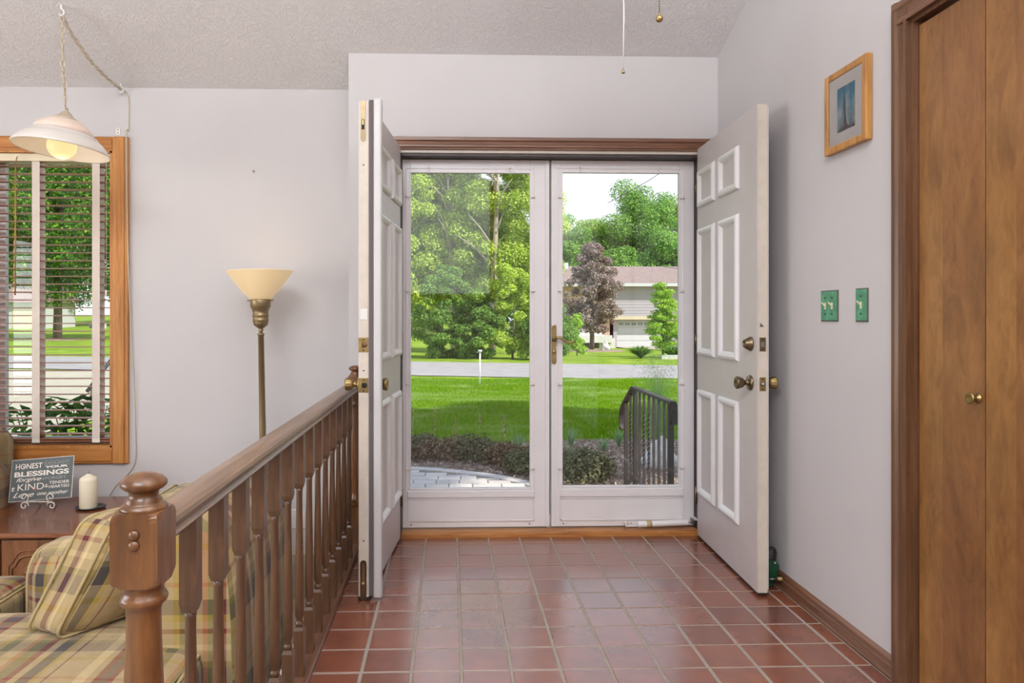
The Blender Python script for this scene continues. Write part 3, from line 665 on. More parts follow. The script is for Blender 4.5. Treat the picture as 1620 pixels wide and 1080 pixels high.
MB().box(-.029, -.017, -L - .0026, -L - .001, .03, .15).build('bolt_slot', 'trim_z', dL)
MB().box(-.028, -.018, -L - .005, -L - .002, .068, .076).build('bolt_lever', 'tanrub', dL, .001)
MB().box(-.036, -.006, -L - .0016, -L, 1.148, 1.192).build('sticker', 'white', dL, .001)
for zz in (1.78, .245, .94):
    MB().lathe([(0, 0), (.003, 0), (.003, .001), (0, .0015)], seg=10, mat=T(-.022, -L - .0002, zz) @ R(pi / 2, 'X')).build('screw', 'dark', dL)
MB().box(-.046, .002, -L - .001, -L + .02, .002, .016).build('sweep_end', 'dark', dL, .002)

# ------------------------------------------------------------------ storm doors
def storm(name, label, x0, x1, gx0, gx1, gz0, gz1, kx0, kx1):
    r = struct(name, (0, 3.73, 0), label=label)
    z0, z1 = .032, 2.003
    m = MB()
    m.box(x0, gx0, 0, .032, z0, z1).box(gx1, x1, 0, .032, z0, z1).box(gx0, gx1, 0, .032, gz1, z1).box(gx0, gx1, 0, .032, z0, gz0)
    m.build('frame', 'storm', r, .002)
    m = MB(); d = -.004          # raised rim framing the glazing insert
    a0, a1, b0, b1 = gx0 - .022, gx1 + .022, gz0 - .010, gz1 + .022
    for (p, q, u, v) in ((a0, a0 + .004, b0, b1), (a1 - .004, a1, b0, b1), (a0, a1, b1 - .004, b1)): m.box(p, q, d, 0, u, v)
    m.build('insert_rim', 'storm', r, .001)
    m = MB()
    for (p, q, u, v) in ((gx0 - .004, gx0 + .003, gz0 - .004, gz1 + .003), (gx1 - .003, gx1 + .004, gz0 - .004, gz1 + .003), (gx0, gx1, gz1 - .003, gz1 + .004), (gx0, gx1, gz0 - .006, gz0 + .003)): m.box(p, q, -.003, .022, u, v)
    m.build('glazing_bead', 'storm', r, .001)
    sheet_xz(gx0, gx1, .012, gz0, gz1).build('pane', 'glassd', r)
    MB().box(kx0, kx1, -.010, 0, .192, gz0 - .010).build('mid_rail', 'storm', r, .004, 3)
    m = MB(); m.box(kx0, kx0 + .008, -.006, 0, .066, .188).box(kx1 - .008, kx1, -.006, 0, .066, .188).box(kx0, kx1, -.006, 0, .064, .072).box(kx0, kx1, -.006, 0, .182, .190)
    m.box(kx0 + .010, kx1 - .010, -.002, 0, .074, .180)
    m.build('kick_panel', 'storm', r, .002)
    for zz in (1.803, 1.299, .798, .345):
        for xx, s_ in ((gx0 - .024, 1), (gx1 + .024, -1)):
            MB().box(min(xx, xx + s_ * .026), max(xx, xx + s_ * .026), -.009, -.003, zz - .004, zz + .004).ball((xx + s_ * .006, -.010, zz), .005, 10).build('retainer_clip', 'wire', r)
    for xx in (gx0 + .10, gx1 - .11):
        MB().box(xx - .004, xx + .004, -.009, -.003, gz1 + .006, gz1 + .030).ball((xx, -.010, gz1 + .022), .005, 10).build('retainer_clip', 'wire', r)
    for xx in (kx0 + .02, kx1 - .025):
        MB().lathe([(0, 0), (.0035, 0), (.003, .002), (0, .0025)], seg=10, mat=T(xx, 0, .047) @ R(pi / 2, 'X')).build('screw', 'dark', r)
    MB().box(x0 + .002, x1 - .002, .004, .028, .024, .033).build('sweep', 'steel', r)
    return r
sL = storm('door_3', 'left white storm door with full glass pane', -.254, .524, -.213, .432, .239, 1.935, -.228, .452)
sR = storm('door_4', 'right white storm door with brass lever handle and closer', .545, 1.322, .603, 1.242, .246, 1.940, .590, 1.262)
MB().box(.512, .534, -.008, 0, .034, 2.0).build('centre_astragal', 'storm', sL, .002)
MB().box(.5345, .5375, -.002, .004, .10, 1.998).build('centre_seal', 'dark', sL)
MB().box(.524, .545, .034, .037, .03, 2.0).build('centre_backing', 'storm', sL)
# brass lever handle on the right storm door
MB().prism(cap(.547, .572, .905, 1.118), 'y', -.006, 0).build('handle_plate', 'brass', sR, .002)
MB().lathe([(.013, 0), (.014, .004), (.010, .012), (.0075, .02), (.0075, .032), (0, .034)], seg=20, mat=T(.560, -.006, 1.040) @ R(pi / 2, 'X')).build('lever_boss', 'brass', sR)
MB().tube([(.560, -.036, 1.040), (.572, -.040, 1.050), (.588, -.042, 1.049), (.603, -.042, 1.038), (.618, -.042, 1.026), (.636, -.043, 1.023), (.655, -.044, 1.026), (.668, -.045, 1.034)], [.006, .0075, .0075, .007, .0065, .006, .0055, .0035], 12).build('lever', 'brass', sR)
MB().lathe([(.009, 0), (.009, .005), (0, .006)], seg=16, mat=T(.560, -.006, .972) @ R(pi / 2, 'X')).box(.558, .562, -.026, -.010, .964, .980).build('lock_turn', 'brass', sR, .001)
for zz in (.916, 1.108): MB().lathe([(.004, 0), (.003, .002), (0, .0025)], seg=12, mat=T(.560, -.006, zz) @ R(pi / 2, 'X')).build('plate_screw', 'brass', sR)
# pneumatic closer
cl = thing('door_closer', 'white pneumatic closer tube low on the right storm door', 'door closer', (.935, 3.680, .052), (0, radians(-1.8), 0))
MB().tube([(.065, 0, 0), (.335, 0, 0)], .0165, 18).build('cylinder', 'storm', cl, .003)
MB().tube([(.112, -.0005, 0), (.140, -.0005, 0)], .0172, 18).build('label_band', 'tanrub', cl)
MB().tube([(.335, 0, 0), (.365, 0, 0)], .004, 8).build('rod', 'steel', cl)
MB().box(.362, .372, -.008, .012, -.004, .004).box(.364, .368, -.004, .045, -.012, .012).tube([(.353, -.002, .010), (.362, -.002, 0), (.353, -.002, -.010)], .002, 6).build('end_bracket', 'steel', cl)
MB().box(.375, .40, .0, .045, .008, .016).build('jamb_bracket', 'storm', cl)
MB().box(0, .065, -.003, .003, .006, .012).box(0, .065, -.003, .003, -.010, -.004).box(.0, .012, -.004, .046, -.006, .008).build('fork_bracket', 'storm', cl)
for q in (.01, .03): MB().ball((q, -.005, .009), .0035, 8).build('bracket_pin', 'steel', cl)

# ------------------------------------------------------------------ railing
rl = thing('stair_railing', 'brown turned wood railing between the tiled entry and the sunken living room', 'railing', (0, 0, 0))
RCX = -.482
hr = [(-.031, .797), (.031, .797), (.034, .802), (.031, .806), (.027, .809), (.031, .815), (.034, .822), (.031, .829), (.022, .833), (0, .836), (-.022, .833), (-.031, .829), (-.034, .822), (-.031, .815), (-.027, .809), (-.031, .806), (-.034, .802)]
MB().prism([(RCX + a, b) for a, b in hr], 'y', 1.138, 3.524).build('handrail', 'rail', rl)
def newel(yc, name):
    n = MB(); c = (RCX, yc); h = .036
    # square block whose corners are swept away at top and bottom (arched faces)
    def arch(z0, z1):
        lay = []
        for f, z in ((.74, z0), (.88, z0 + .003), (.95, z0 + .007), (1, z0 + .014), (1, z1 - .014), (.95, z1 - .007), (.88, z1 - .003), (.74, z1)):
            ring = []
            for k in range(24):
                a = 2 * pi * k / 24; ca, sa = cos(a), sin(a); mx = max(abs(ca), abs(sa))
                sq = Vector((ca / mx, sa / mx)) * h
                lim = h * (1.414 if f == 1 else (1 + .414 * (f - .6) / .4))
                if sq.length > lim: sq = sq.normalized() * lim
                ring.append((c[0] + sq.x, c[1] + sq.y, z))
            lay.append(ring)
        vs = [p for r_ in lay for p in r_]; fs = []
        for a in range(len(lay) - 1):
            for k in range(24): fs.append((a * 24 + k, a * 24 + (k + 1) % 24, a * 24 + 24 + (k + 1) % 24, a * 24 + 24 + k))
        fs.append(tuple(range(24))[::-1]); fs.append(tuple((len(lay) - 1) * 24 + k for k in range(24)))
        n.raw(vs, fs)
    arch(.742, .857); arch(.014, .20)
    n.lathe([(.034, .742), (.030, .735), (.030, .727), (.034, .722), (.036, .717), (.034, .711), (.027, .706), (.0255, .695), (.026, .66), (.029, .58), (.030, .48), (.029, .38), (.025, .28), (.024, .25), (.030, .24), (.032, .23), (.029, .222), (.026, .214), (.032, .20)], (c[0], c[1], 0), 28)
    p = n.build('newel_post', 'newel', rl)
    MB().lathe([(.036, .855), (.034, .862), (.029, .866), (.0265, .868), (.027, .871), (.0225, .875), (.0215, .880), (.023, .886), (.030, .889), (.0345, .894), (.034, .900), (.028, .9065), (.017, .9115), (0, .914)], (c[0], c[1], 0), 32).build('finial', 'newel', p)
    for dz in (.827, .811):
        MB().lathe([(.0085, 0), (.0075, .003), (.004, .005), (0, .0055)], seg=18, mat=T(c[0] + .001, yc - h, dz - .002) @ R(pi / 2, 'X')).build('wood_plug', 'newel', p)
newel(1.110, 'near'); newel(3.560, 'far')
BP = MB(); a = .0158
for (zz0, zz1, f0, f1) in ((.628, .7975, 1, 1), (.612, .628, .72, 1), (.014, .160, 1, 1), (.160, .170, 1, .72)):
    BP.frustum((0, 0), a * f0, a * f1, zz0, zz1)
BP.lathe([(.0115, .6125), (.0100, .60), (.0098, .58), (.0108, .50), (.0125, .40), (.0142, .30), (.0148, .24), (.0142, .205), (.0112, .197), (.0095, .190), (.0098, .186), (.0130, .182), (.0135, .178), (.0115, .173), (.0112, .169)], (0, 0, 0), 14)
b0 = None
for k in range(14):
    if b0 is None: b0 = BP.build('baluster', 'baluster', rl); o = b0
    else: o = b0.copy(); C.objects.link(o); o.parent = rl
    o.location = (RCX, 1.308 + .1555 * k, 0)

# ------------------------------------------------------------------ sofa along the railing
so = thing('sofa', 'plaid upholstered sofa below the railing, facing left', 'sofa', (0, 0, 0))
def soft(name, c, h, r, puff=.0, m='plaid', par=so, n=12, mat=None, wr=.0, seed=0):
    o = link_mesh(name, soft_box(h[0], h[1], h[2], r, puff, n, wr, seed), m, par, mat); o.location = c; return o
def ring(hx, hy, z, r, n=6):
    pts = []
    for (sx, sy, a0) in ((1, 1, 0), (-1, 1, pi / 2), (-1, -1, pi), (1, -1, 3 * pi / 2)):
        for k in range(n + 1):
            a = a0 + pi / 2 * k / n; pts.append((sx * (hx - r) + r * cos(a), sy * (hy - r) + r * sin(a), z))
    return pts
# back: swept profile (x, z), leaning, rolled over the top
bp = [(-.70, -.28), (-.68, .10), (-.70, .36), (-.735, .46), (-.79, .525), (-.86, .558), (-.93, .555), (-.975, .52), (-.99, .46), (-.985, .30), (-.97, .06), (-.97, -.28)]
def smooth_closed(P, n=4):
    out = []; N = len(P)
    for i in range(N):
        p0, p1, p2, p3 = [Vector(P[(i + k - 1) % N]) for k in range(4)]
        for j in range(n):
            t = j / n
            out.append(tuple(.5 * ((2 * p1) + (-p0 + p2) * t + (2 * p0 - 5 * p1 + 4 * p2 - p3) * t * t + (-p0 + 3 * p1 - 3 * p2 + p3) * t ** 3)))
    return out
bps = smooth_closed(bp)
def loft_back(y0, y1, ny=14):
    vs = []; fs = []; n = len(bps); cxp = -.84; czp = .15
    uv = []; acc = 0; arc = [0]
    for i in range(1, n): acc += (Vector(bps[i]) - Vector(bps[i - 1])).length; arc.append(acc)
    for j in range(ny + 1):
        t = j / ny; y = y0 + (y1 - y0) * t
        e_ = min(t, 1 - t) * (y1 - y0); s_ = 1 if e_ > .06 else .86 + .14 * sqrt(max(0, 1 - (1 - e_ / .06) ** 2))
        for i, (x, z) in enumerate(bps):
            w_ = .004 * sin(y * 19 + x * 30)
            vs.append((cxp + (x - cxp) * s_ + w_, y, czp + (z - czp) * s_ + w_ * .6))
    for j in range(ny):
        for i in range(n): k = (i + 1) % n; fs.append((j * n + i, j * n + k, (j + 1) * n + k, (j + 1) * n + i))
    fs.append(tuple(range(n))[::-1]); fs.append(tuple(ny * n + i for i in range(n)))
    m = MB().raw(vs, fs, True); o = m.build('backrest', 'plaid', so)
    me = o.data; uvl = me.uv_layers.new(name='UVMap').data
    for p in me.polygons:
        ids = [me.loops[li].vertex_index % n for li in p.loop_indices]; wrap = max(ids) == n - 1 and 0 in ids and len(ids) == 4
        for li in p.loop_indices:
            vi = me.loops[li].vertex_index; i = vi % n; c = me.vertices[vi].co
            if len(ids) > 4: uvl[li].uv = (c.x, c.z)
            else: uvl[li].uv = (c.y, arc[i] if not (wrap and i == 0) else acc + .03)
    for p in me.polygons:
        if len(p.vertices) > 4: p.use_smooth = False
    return o
bk = loft_back(2.26, 3.06)
MB().tube([(-.975, y, .528 + .003 * sin(y * 21)) for y in np.linspace(2.31, 3.03, 24)], .005, 8).build('piping', 'piping', bk)
rimp = [(-.84 + (x + .84) * .90, 3.052, .15 + (z - .15) * .90) for x, z in bps]
MB().tube(rimp, .005, 8, True).build('piping', 'piping', bk)
soft('base', (-1.325, 2.11, -.19), (.60, .93, .13), .03)
sc = soft('seat_cushion', (-1.375, 1.90, .005), (.575, .70, .085), .05, .022, wr=.003, seed=3)
MB().tube(ring(.568, .693, .066, .06), .0055, 8, True).build('piping', 'piping', sc)
s2 = soft('seat_cushion', (-1.83, 2.80, .000), (.115, .165, .085), .05, .015, wr=.002, seed=5)
MB().tube(ring(.108, .158, .066, .05), .0055, 8, True).build('piping', 'piping', s2)
ar = soft('arm', (-1.30, 2.845, .0), (.37, .145, .272), .125, .01, wr=.004, seed=8)
MB().tube([(-.33, p[0], p[1]) for p in ring(.113, .240, 0, .10)], .0055, 8, True).build('piping', 'piping', ar)
bc = soft('back_cushion', (-1.065, 2.66, .29), (.075, .22, .20), .06, .03, wr=.003, seed=11, mat=R(radians(8), 'Y'))
MB().tube([(p[2] * 0 - .062 + 0, p[0], p[1]) for p in ring(.21, .19, 0, .06)], .005, 8, True, mat=R(radians(8), 'Y')).build('piping', 'piping', bc)

# loose boxed cushion leaning on the seat
cu = thing('boxed_cushion', 'plaid boxed cushion leaning on the sofa seat behind the near newel post', 'cushion', (-1.235, 2.47, .104))
e1 = Vector((.25, .30, .01)); e2 = Vector((-.150, .07, .0)); e3 = Vector((.175, .055, .385))
bas = Matrix((( e2.x, e1.x, e3.x, 0), (e2.y, e1.y, e3.y, 0), (e2.z, e1.z, e3.z, 0), (0, 0, 0, 1)))
# unit soft box mapped onto the leaning cushion: x = thickness, y = width, z = height
me = soft_box(.5, .5, .5, .16, .0, 14, 0, 2)
for v in me.vertices:
    y_, z_ = v.co.y * 2, v.co.z * 2
    v.co.x *= 1 + .55 * (1 - y_ * y_) * (1 - z_ * z_) + .05 * sin(7 * y_ + 3 * z_)
    v.co.y *= 1 - .05 * (1 - z_ * z_); v.co.z += .5 + .02 * sin(5 * y_)
uvd = me.uv_layers[0].data
for l_ in uvd: l_.uv = (l_.uv[0] * .37, l_.uv[1] * .40)
o = link_mesh('cover', me, M['plaid'], cu, None); me.transform(bas); me.update()
for sx in (-.40, .40):
    pts = []
    for p in ring(.485, .485, 0, .1):
        y_, z_ = p[0], p[1]; pts.append(bas @ Vector((sx * 1.06 * (1 - .0), y_ * .99, z_ * .99 + .5)))
    MB().tube(pts, .0055, 8, True).build('piping', 'piping', cu)

# armchair at the far left, beyond the table
ac = thing('armchair', 'brown plaid armchair at the left edge, in front of the window', 'armchair', (-2.72, 3.42, 0))
soft('seat', (0, -.05, -.17), (.30, .34, .18), .05, m='plaid_dark', par=ac)
soft('backrest', (0, .33, .13), (.37, .10, .44), .09, .02, m='plaid_dark', par=ac, mat=R(radians(-6), 'X'))
soft('arm', (.33, -.02, .03), (.095, .36, .385), .09, .01, m='plaid_dark', par=ac, wr=.003, seed=4)
soft('arm', (-.33, -.02, .03), (.095, .36, .385), .09, .01, m='plaid_dark', par=ac)
soft('back_pillow', (.20, .13, .42), (.20, .07, .20), .06, .03, m='plaid_dark', par=ac, mat=R(radians(-10), 'X'))

# ------------------------------------------------------------------ end table
et = thing('side_table', 'polished cherry commode with carved arched doors below the window', 'table', (0, 0, 0))
TX0, TX1, TY0, TY1, TZ = -2.30, -1.22, 3.20, 3.86, .180
MB().box(TX0, TX1, TY0, TY1, TZ - .022, TZ).build('tabletop', 'table', et, .006, 3)
MB().box(TX0 + .03, TX1 - .03, TY0 + .035, TY1 - .02, LFZ + .04, TZ - .022).build('cabinet_body', 'table_z', et, .003)
MB().box(TX0 + .02, TX1 - .02, TY0 + .022, TY1 - .02, LFZ, LFZ + .06).build('plinth', 'table_z', et, .004)
dxs = [(-2.262, -2.045), (-2.035, -1.765), (-1.755, -1.485), (-1.475, -1.258)]
for (a, b) in dxs:
    d = MB().box(a, b, TY0 + .017, TY0 + .035, LFZ + .075, TZ - .035).build('cabinet_door', 'table_z', et, .003)
    z0, z1 = LFZ + .12, TZ - .075; w_ = b - a; cx = (a + b) / 2; hw = w_ / 2 - .032
    arch = [(cx - hw, z0)] + [(cx - hw, z1 - .075), (cx - hw * .82, z1 - .06), (cx - hw * .72, z1 - .035)] + [(cx + hw * .66 * cos(pi - pi * k / 8), z1 - .035 + .032 * sin(pi * k / 8)) for k in range(9)] + [(cx + hw * .72, z1 - .035), (cx + hw * .82, z1 - .06), (cx + hw, z1 - .075), (cx + hw, z0)]
    for sc_, dd in ((1, .004), (.86, .006)):
        pts = [(cx + (x - cx) * sc_, TY0 + .017 - .001, (z0 + z1) / 2 + (z - (z0 + z1) / 2) * sc_) for x, z in arch]
        MB().tube(pts, dd, 6, True).build('arch_moulding', 'table_z', d)
    cv = MB()          # carved spray in the middle of the panel
    for k in range(9):
        an = pi / 2 + (k - 4) * .42
        cv.ball((0, 0, 0), .012, 8, mat=T(cx + .022 * cos(an), TY0 + .014, z1 - .10 + .026 * sin(an)) @ R(an, 'Y') @ Matrix.Diagonal((1.6, .4, .55, 1)))
    for k in range(4):
        cv.ball((0, 0, 0), .011, 8, mat=T(cx + (.010 if k % 2 else -.010), TY0 + .014, z1 - .135 - k * .022) @ R(.8 if k % 2 else -.8, 'Y') @ Matrix.Diagonal((1.5, .4, .5, 1)))
    cv.build('carving', 'table_z', d)

# lettered sign on its wire easel
sg = thing('lettered_sign', 'slate grey lettered sign with white words, tilted on an easel', 'sign', (-2.085, 3.60, .232), (radians(-16), radians(-4.0), radians(2)))
SW, SH = .305, .206
MB().box(-SW / 2, SW / 2, 0, .004, 0, SH).build('board', 'slatebrd', sg, .001)
MB().box(-SW / 2 - .0025, SW / 2 + .0025, .001, .005, -.0025, SH + .0025).build('clear_edge', 'wire', sg, .001)
def text(s_, x, z, size, par, m='letter', sx=1.0, shear=0, off=0.0, align='LEFT', weight=0, ymul=-.0007, rot=0):
    c = bpy.data.curves.new('lettering', 'FONT'); c.body = s_; c.size = size; c.shear = shear; c.offset = weight; c.extrude = .0003; c.align_x = align
    tmp = bpy.data.objects.new('tmp', c); C.objects.link(tmp); me = bpy.data.meshes.new_from_object(tmp.evaluated_get(bpy.context.evaluated_depsgraph_get())); bpy.data.objects.remove(tmp)
    me.materials.clear(); me.materials.append(M[m]); me.name = 'lettering'; o = bpy.data.objects.new('lettering', me); C.objects.link(o); o.parent = par
    o.location = (x, ymul, z); o.rotation_euler = (pi / 2, rot, 0); o.scale = (sx, 1, 1); return o
x0 = -SW / 2
def fit(s_, f0, f1, z, size, m='letter', shear=0, weight=0):
    o = text(s_, 0, z, size, sg, m, 1, shear, weight=weight); xs_ = [v.co.x for v in o.data.vertices]; w_ = max(xs_) - min(xs_)
    k = (f1 - f0) * SW / w_; o.scale = (k, 1, 1); o.location.x = x0 + f0 * SW - min(xs_) * k; return o
fit('HONEST', .066, .50, .159, .038, weight=.0003)
fit('be', .185, .225, .167, .013, weight=.0003)
for k, ch in enumerate('COUNT'):
    c_ = .565 + k * .083; fit(ch, c_ - .022, c_ + .022, .1745, .015, 'letter_dim')
    MB().tube([(x0 + c_ * SW + .0115 * cos(a), -.0006, .1800 + .0115 * sin(a)) for a in np.linspace(0, 2 * pi, 20)[:-1]], .0008, 5, True).build('lettering', 'letter_dim', sg)
fit('YOUR', .54, .92, .1555, .014, weight=.0006)
fit('BLESSINGS', .055, .94, .121, .034, weight=.0010)
fit('forgive', .09, .50, .096, .029, shear=.5, weight=.0002)
fit('&', .515, .545, .097, .018, 'letter_dim'); fit('FORGET', .56, .90, .097, .020, 'letter_dim')
text('BE', x0 + .022, .050, .017, sg, sx=1.1, weight=.0006, rot=-pi / 2)
fit('KIND', .125, .55, .051, .047)
fit('&', .565, .615, .058, .025)
fit('TENDER', .63, .96, .0735, .020, weight=.0002); fit('HEARTED', .63, .96, .053, .020, weight=.0002)
fit('Love', .06, .40, .018, .036, shear=.5, weight=.0002)
fit('one', .45, .60, .022, .026, shear=.4, weight=.0002); fit('another', .625, .95, .022, .026, shear=.4, weight=.0002)
hh = [(0, -.008), (.009, .003), (.007, .008), (.003, .008), (0, .005), (-.003, .008), (-.007, .008), (-.009, .003)]
MB().prism([(x0 + .128 + a, .048 + b) for a, b in hh], 'y', -.0012, -.0002).build('heart_print', 'heart', sg)
ez = thing('wire_easel', 'small white scrolled wire easel holding the lettered sign', 'easel', (-2.085, 3.60, TZ))
def spiral(cx, cz, r0, turns, a0, sgn, n=26, y=-.012): return [(cx + sgn * r0 * (1 - .80 * k / n) * cos(a0 + turns * 2 * pi * k / n), y, cz + r0 * (1 - .80 * k / n) * sin(a0 + turns * 2 * pi * k / n)) for k in range(n + 1)]
for s_ in (-1, 1):
    lo = spiral(s_ * .068, .024, .0225, 1.15, pi / 6 * 0, -s_)
    up = spiral(s_ * .066, .070, .0225, 1.15, -pi / 3, -s_ if False else s_ * -1)
    MB().tube([Vector(p) - Vector((0, .006, 0)) for p in lo], .0032, 8).build('foot_scroll', 'wire', ez)
    MB().tube([Vector(p) - Vector((0, .010, 0)) for p in up], .0032, 8).build('holder_scroll', 'wire', ez)
    MB().tube([(s_ * .0455, -.018, .024), (s_ * .050, -.020, .044), (s_ * .0545, -.022, .052)], .0032, 8).build('upright', 'wire', ez)
    MB().tube([(s_ * .050, -.020, .044), (s_ * .046, .025, .040), (s_ * .040, .075, .003)], .003, 8).build('rear_leg', 'wire', ez)
MB().tube([(-.052, -.014, .044), (.052, -.014, .044)], .003, 8).build('crossbar', 'wire', ez)
# candle and dish
cd = thing('candle_dish', 'black oval dish under the ivory candle', 'dish', (-1.84, 3.62, TZ))
MB().lathe([(0, 0), (.045, 0), (.066, .004), (.074, .009), (.072, .011), (.060, .0075), (0, .006)], seg=36, mat=Matrix.Diagonal((1, .85, 1, 1))).build('dish', 'blackdish', cd)
ca = thing('pillar_candle', 'ivory pillar candle with conical top on the polished table', 'candle', (-1.847, 3.61, TZ + .0065))
MB().lathe([(0, 0), (.040, 0), (.0425, .004), (.0425, .140), (.040, .150), (.032, .156), (.016, .166), (.006, .172), (0, .172)], seg=36).build('wax_body', 'wax', ca)
MB().tube([(0, 0, .170), (.001, 0, .180), (.004, 0, .186)], .0012, 6).build('wick', 'rubber', ca)

# ------------------------------------------------------------------ floor lamp
lp = thing('floor_lamp', 'lit torchiere floor lamp with bronze-gold pole and glass bowl shade', 'lamp', (-.945, 3.60, LFZ), (0, radians(-1.0), 0))
zb = -LFZ
MB().lathe([(0, 0), (.13, 0), (.13, .012), (.09, .02), (.03, .035), (.018, .06), (.014, .09)], seg=32).build('base', 'lampmetal', lp)
MB().lathe([(.0175, .06), (.0165, zb + .60), (.0145, zb + 1.065), (.019, zb + 1.068), (.019, zb + 1.073), (.010, zb + 1.078)], seg=20).build('pole', 'lampmetal', lp)
q = zb + 1.075
MB().lathe([(.008, q), (.010, q + .010), (.014, q + .018), (.010, q + .024), (.018, q + .030), (.034, q + .042), (.038, q + .055), (.038, q + .062), (.041, q + .066), (.041, q + .072), (.039, q + .075), (.039, q + .086), (.042, q + .090), (.042, q + .096), (.039, q + .100), (.039, q + .112), (.042, q + .118), (.044, q + .128), (.050, q + .134), (.052, q + .170), (.050, q + .176), (.0, q + .176)], seg=28).build('socket_cup', 'lampmetal', lp)
for s_ in (-1, 1): MB().tube([(s_ * .05, 0, q + .170), (s_ * .062, 0, q + .170)], .0035, 8).ball((s_ * .063, 0, q + .170), .005, 8).build('thumb_screw', 'lampmetal', lp)
MB().lathe([(.046, q + .172), (.055, q + .180), (.080, q + .206), (.106, q + .236), (.130, q + .266), (.150, q + .294), (.163, q + .317), (.166, q + .320), (.161, q + .317), (.147, q + .294), (.127, q + .267), (.103, q + .237), (.077, q + .208), (.050, q + .182), (.0, q + .178)], seg=40, wob=lambda a, z: 1 + .008 * sin(z * 190)).build('lamp_shade', 'shade_lit', lp)
lamp('POINT', 'floor_lamp_glow', (-.945 - .025, 3.60, q + .30 + LFZ), .6, (1, .84, .62), shadow_soft_size=.06)

# ------------------------------------------------------------------ swag pendant
pd = thing('pendant_lamp', 'frosted glass pendant lamp with globe bulb hanging by the window', 'lamp', (-1.851, 3.37, 1.952), (0, 0, 0))
tl = R(radians(5.5), 'Y') @ R(radians(-3), 'X') @ Matrix.Diagonal((.875, .875, 1, 1))
MB().lathe([(.040, .152), (.056, .150), (.085, .143), (.115, .126), (.138, .105), (.155, .079)], seg=44, mat=tl).build('upper_shade', 'pend', pd)
MB().lathe([(.155, .079), (.164, .078), (.168, .071), (.175, .068), (.180, .061), (.188, .058), (.205, .046), (.222, .029), (.234, .013), (.240, .002), (.237, -.002), (.232, .002), (.225, .014), (.212, .028), (.190, .046), (.168, .058), (.146, .076), (.128, .098), (.098, .120), (.074, .134), (.040, .142)], seg=44, mat=tl).build('glass_rim', 'pend2', pd)
MB().lathe([(.057, .149), (.058, .155), (.050, .160), (.041, .164), (.034, .172), (.026, .182), (.016, .188), (.010, .192), (.008, .206), (0, .206)], seg=28, mat=tl).build('cap', 'chain', pd)
MB().ball((0, 0, 0), .064, 28, mat=R(radians(5.5), 'Y') @ T(0, 0, .022)).build('globe_bulb', 'bulb', pd)
MB().lathe([(.02, .08), (.02, .14)], seg=16, mat=tl).build('socket', 'chain', pd)
MB().tube([(.018, 0, .200), (.026, 0, .210), (.018, 0, .220), (.012, 0, .210), (.018, 0, .200)], .003, 6).build('hanging_loop', 'chain', pd)
hookz = cz(3.37) - 1.952
def chain(pts_fn, L, n, mb):
    for k in range(n):
        p0 = Vector(pts_fn(k / n)); p1 = Vector(pts_fn((k + 1) / n)); d = (p1 - p0); ln = d.length * 1.30; mid = (p0 + p1) / 2
        rot = d.to_track_quat('Z', 'Y').to_matrix().to_4x4() @ R((pi / 2) * (k % 2) + .3 + random.uniform(-.3, .3), 'Z')
        mb.tube([(.0095 * cos(a), 0, ln / 2 * sin(a)) for a in np.linspace(0, 2 * pi, 13)[:-1]], .0025, 5, True, mat=T(*mid) @ rot)
m = MB(); chain(lambda t: (.016 * (1 - t) + .003 * sin(t * 9), 0, .215 + (hookz - .055 - .215) * t), 0, 16, m); m.build('chain', 'chain', pd)
hk2 = Vector((.060 - 0.0, LY - .035 - 3.37, 0)); hk2.x = -1.812 + 1.851; hk2.z = cz(LY - .03) - 1.952 - .03
st = Vector((0, 0, hookz - .05))
sag = lambda t: st.lerp(hk2, t) + Vector((0, 0, -.055 * 4 * t * (1 - t) * (1 - .3 * t)))
m = MB(); chain(sag, 0, 24, m); m.build('chain', 'chain', pd)
MB().tube([(.016 * (1 - t) + .004 * sin(t * 14), .004, .205 + (hookz - .06 - .205) * t) for t in np.linspace(0, 1, 14)], .0028, 6).build('cord', 'cord', pd)
MB().tube([sag(t) + Vector((0, 0, .004 * sin(t * 25))) for t in np.linspace(0, 1, 20)], .0032, 6).build('cord', 'cord', pd)
wy = LY - 3.37 - .006; b_ = 1.851
drop = [tuple(hk2), (-1.800 + b_ + .014, wy, hk2.z - .03), (-1.797 + b_ + .014, wy, 2.20 - 1.952), (-1.797 + b_ + .014, wy - .028, 2.145 - 1.952), (-1.790 + b_ + .014, wy - .028, 1.6 - 1.952), (-1.776 + b_ + .014, wy - .020, 1.1 - 1.952), (-1.763 + b_ + .014, wy - .006, .75 - 1.952), (-1.760 + b_ + .014, wy, .50 - 1.952),
        (-1.762 + b_ + .014, wy, .36 - 1.952), (-1.80 + b_ + .014, wy, .29 - 1.952), (-1.87 + b_ + .014, wy, .22 - 1.952), (-1.90 + b_ + .014, wy, .17 - 1.952)]
def cat(P, n=6):
    out = []
    for i in range(len(P) - 1):
        p0 = Vector(P[max(i - 1, 0)]); p1 = Vector(P[i]); p2 = Vector(P[i + 1]); p3 = Vector(P[min(i + 2, len(P) - 1)])
        for j in range(n):
            t = j / n; out.append(.5 * ((2 * p1) + (-p0 + p2) * t + (2 * p0 - 5 * p1 + 4 * p2 - p3) * t * t + (-p0 + 3 * p1 - 3 * p2 + p3) * t ** 3))
    out.append(Vector(P[-1])); return out
MB().tube(cat(drop), .0030, 6).build('cord', 'cord', pd)
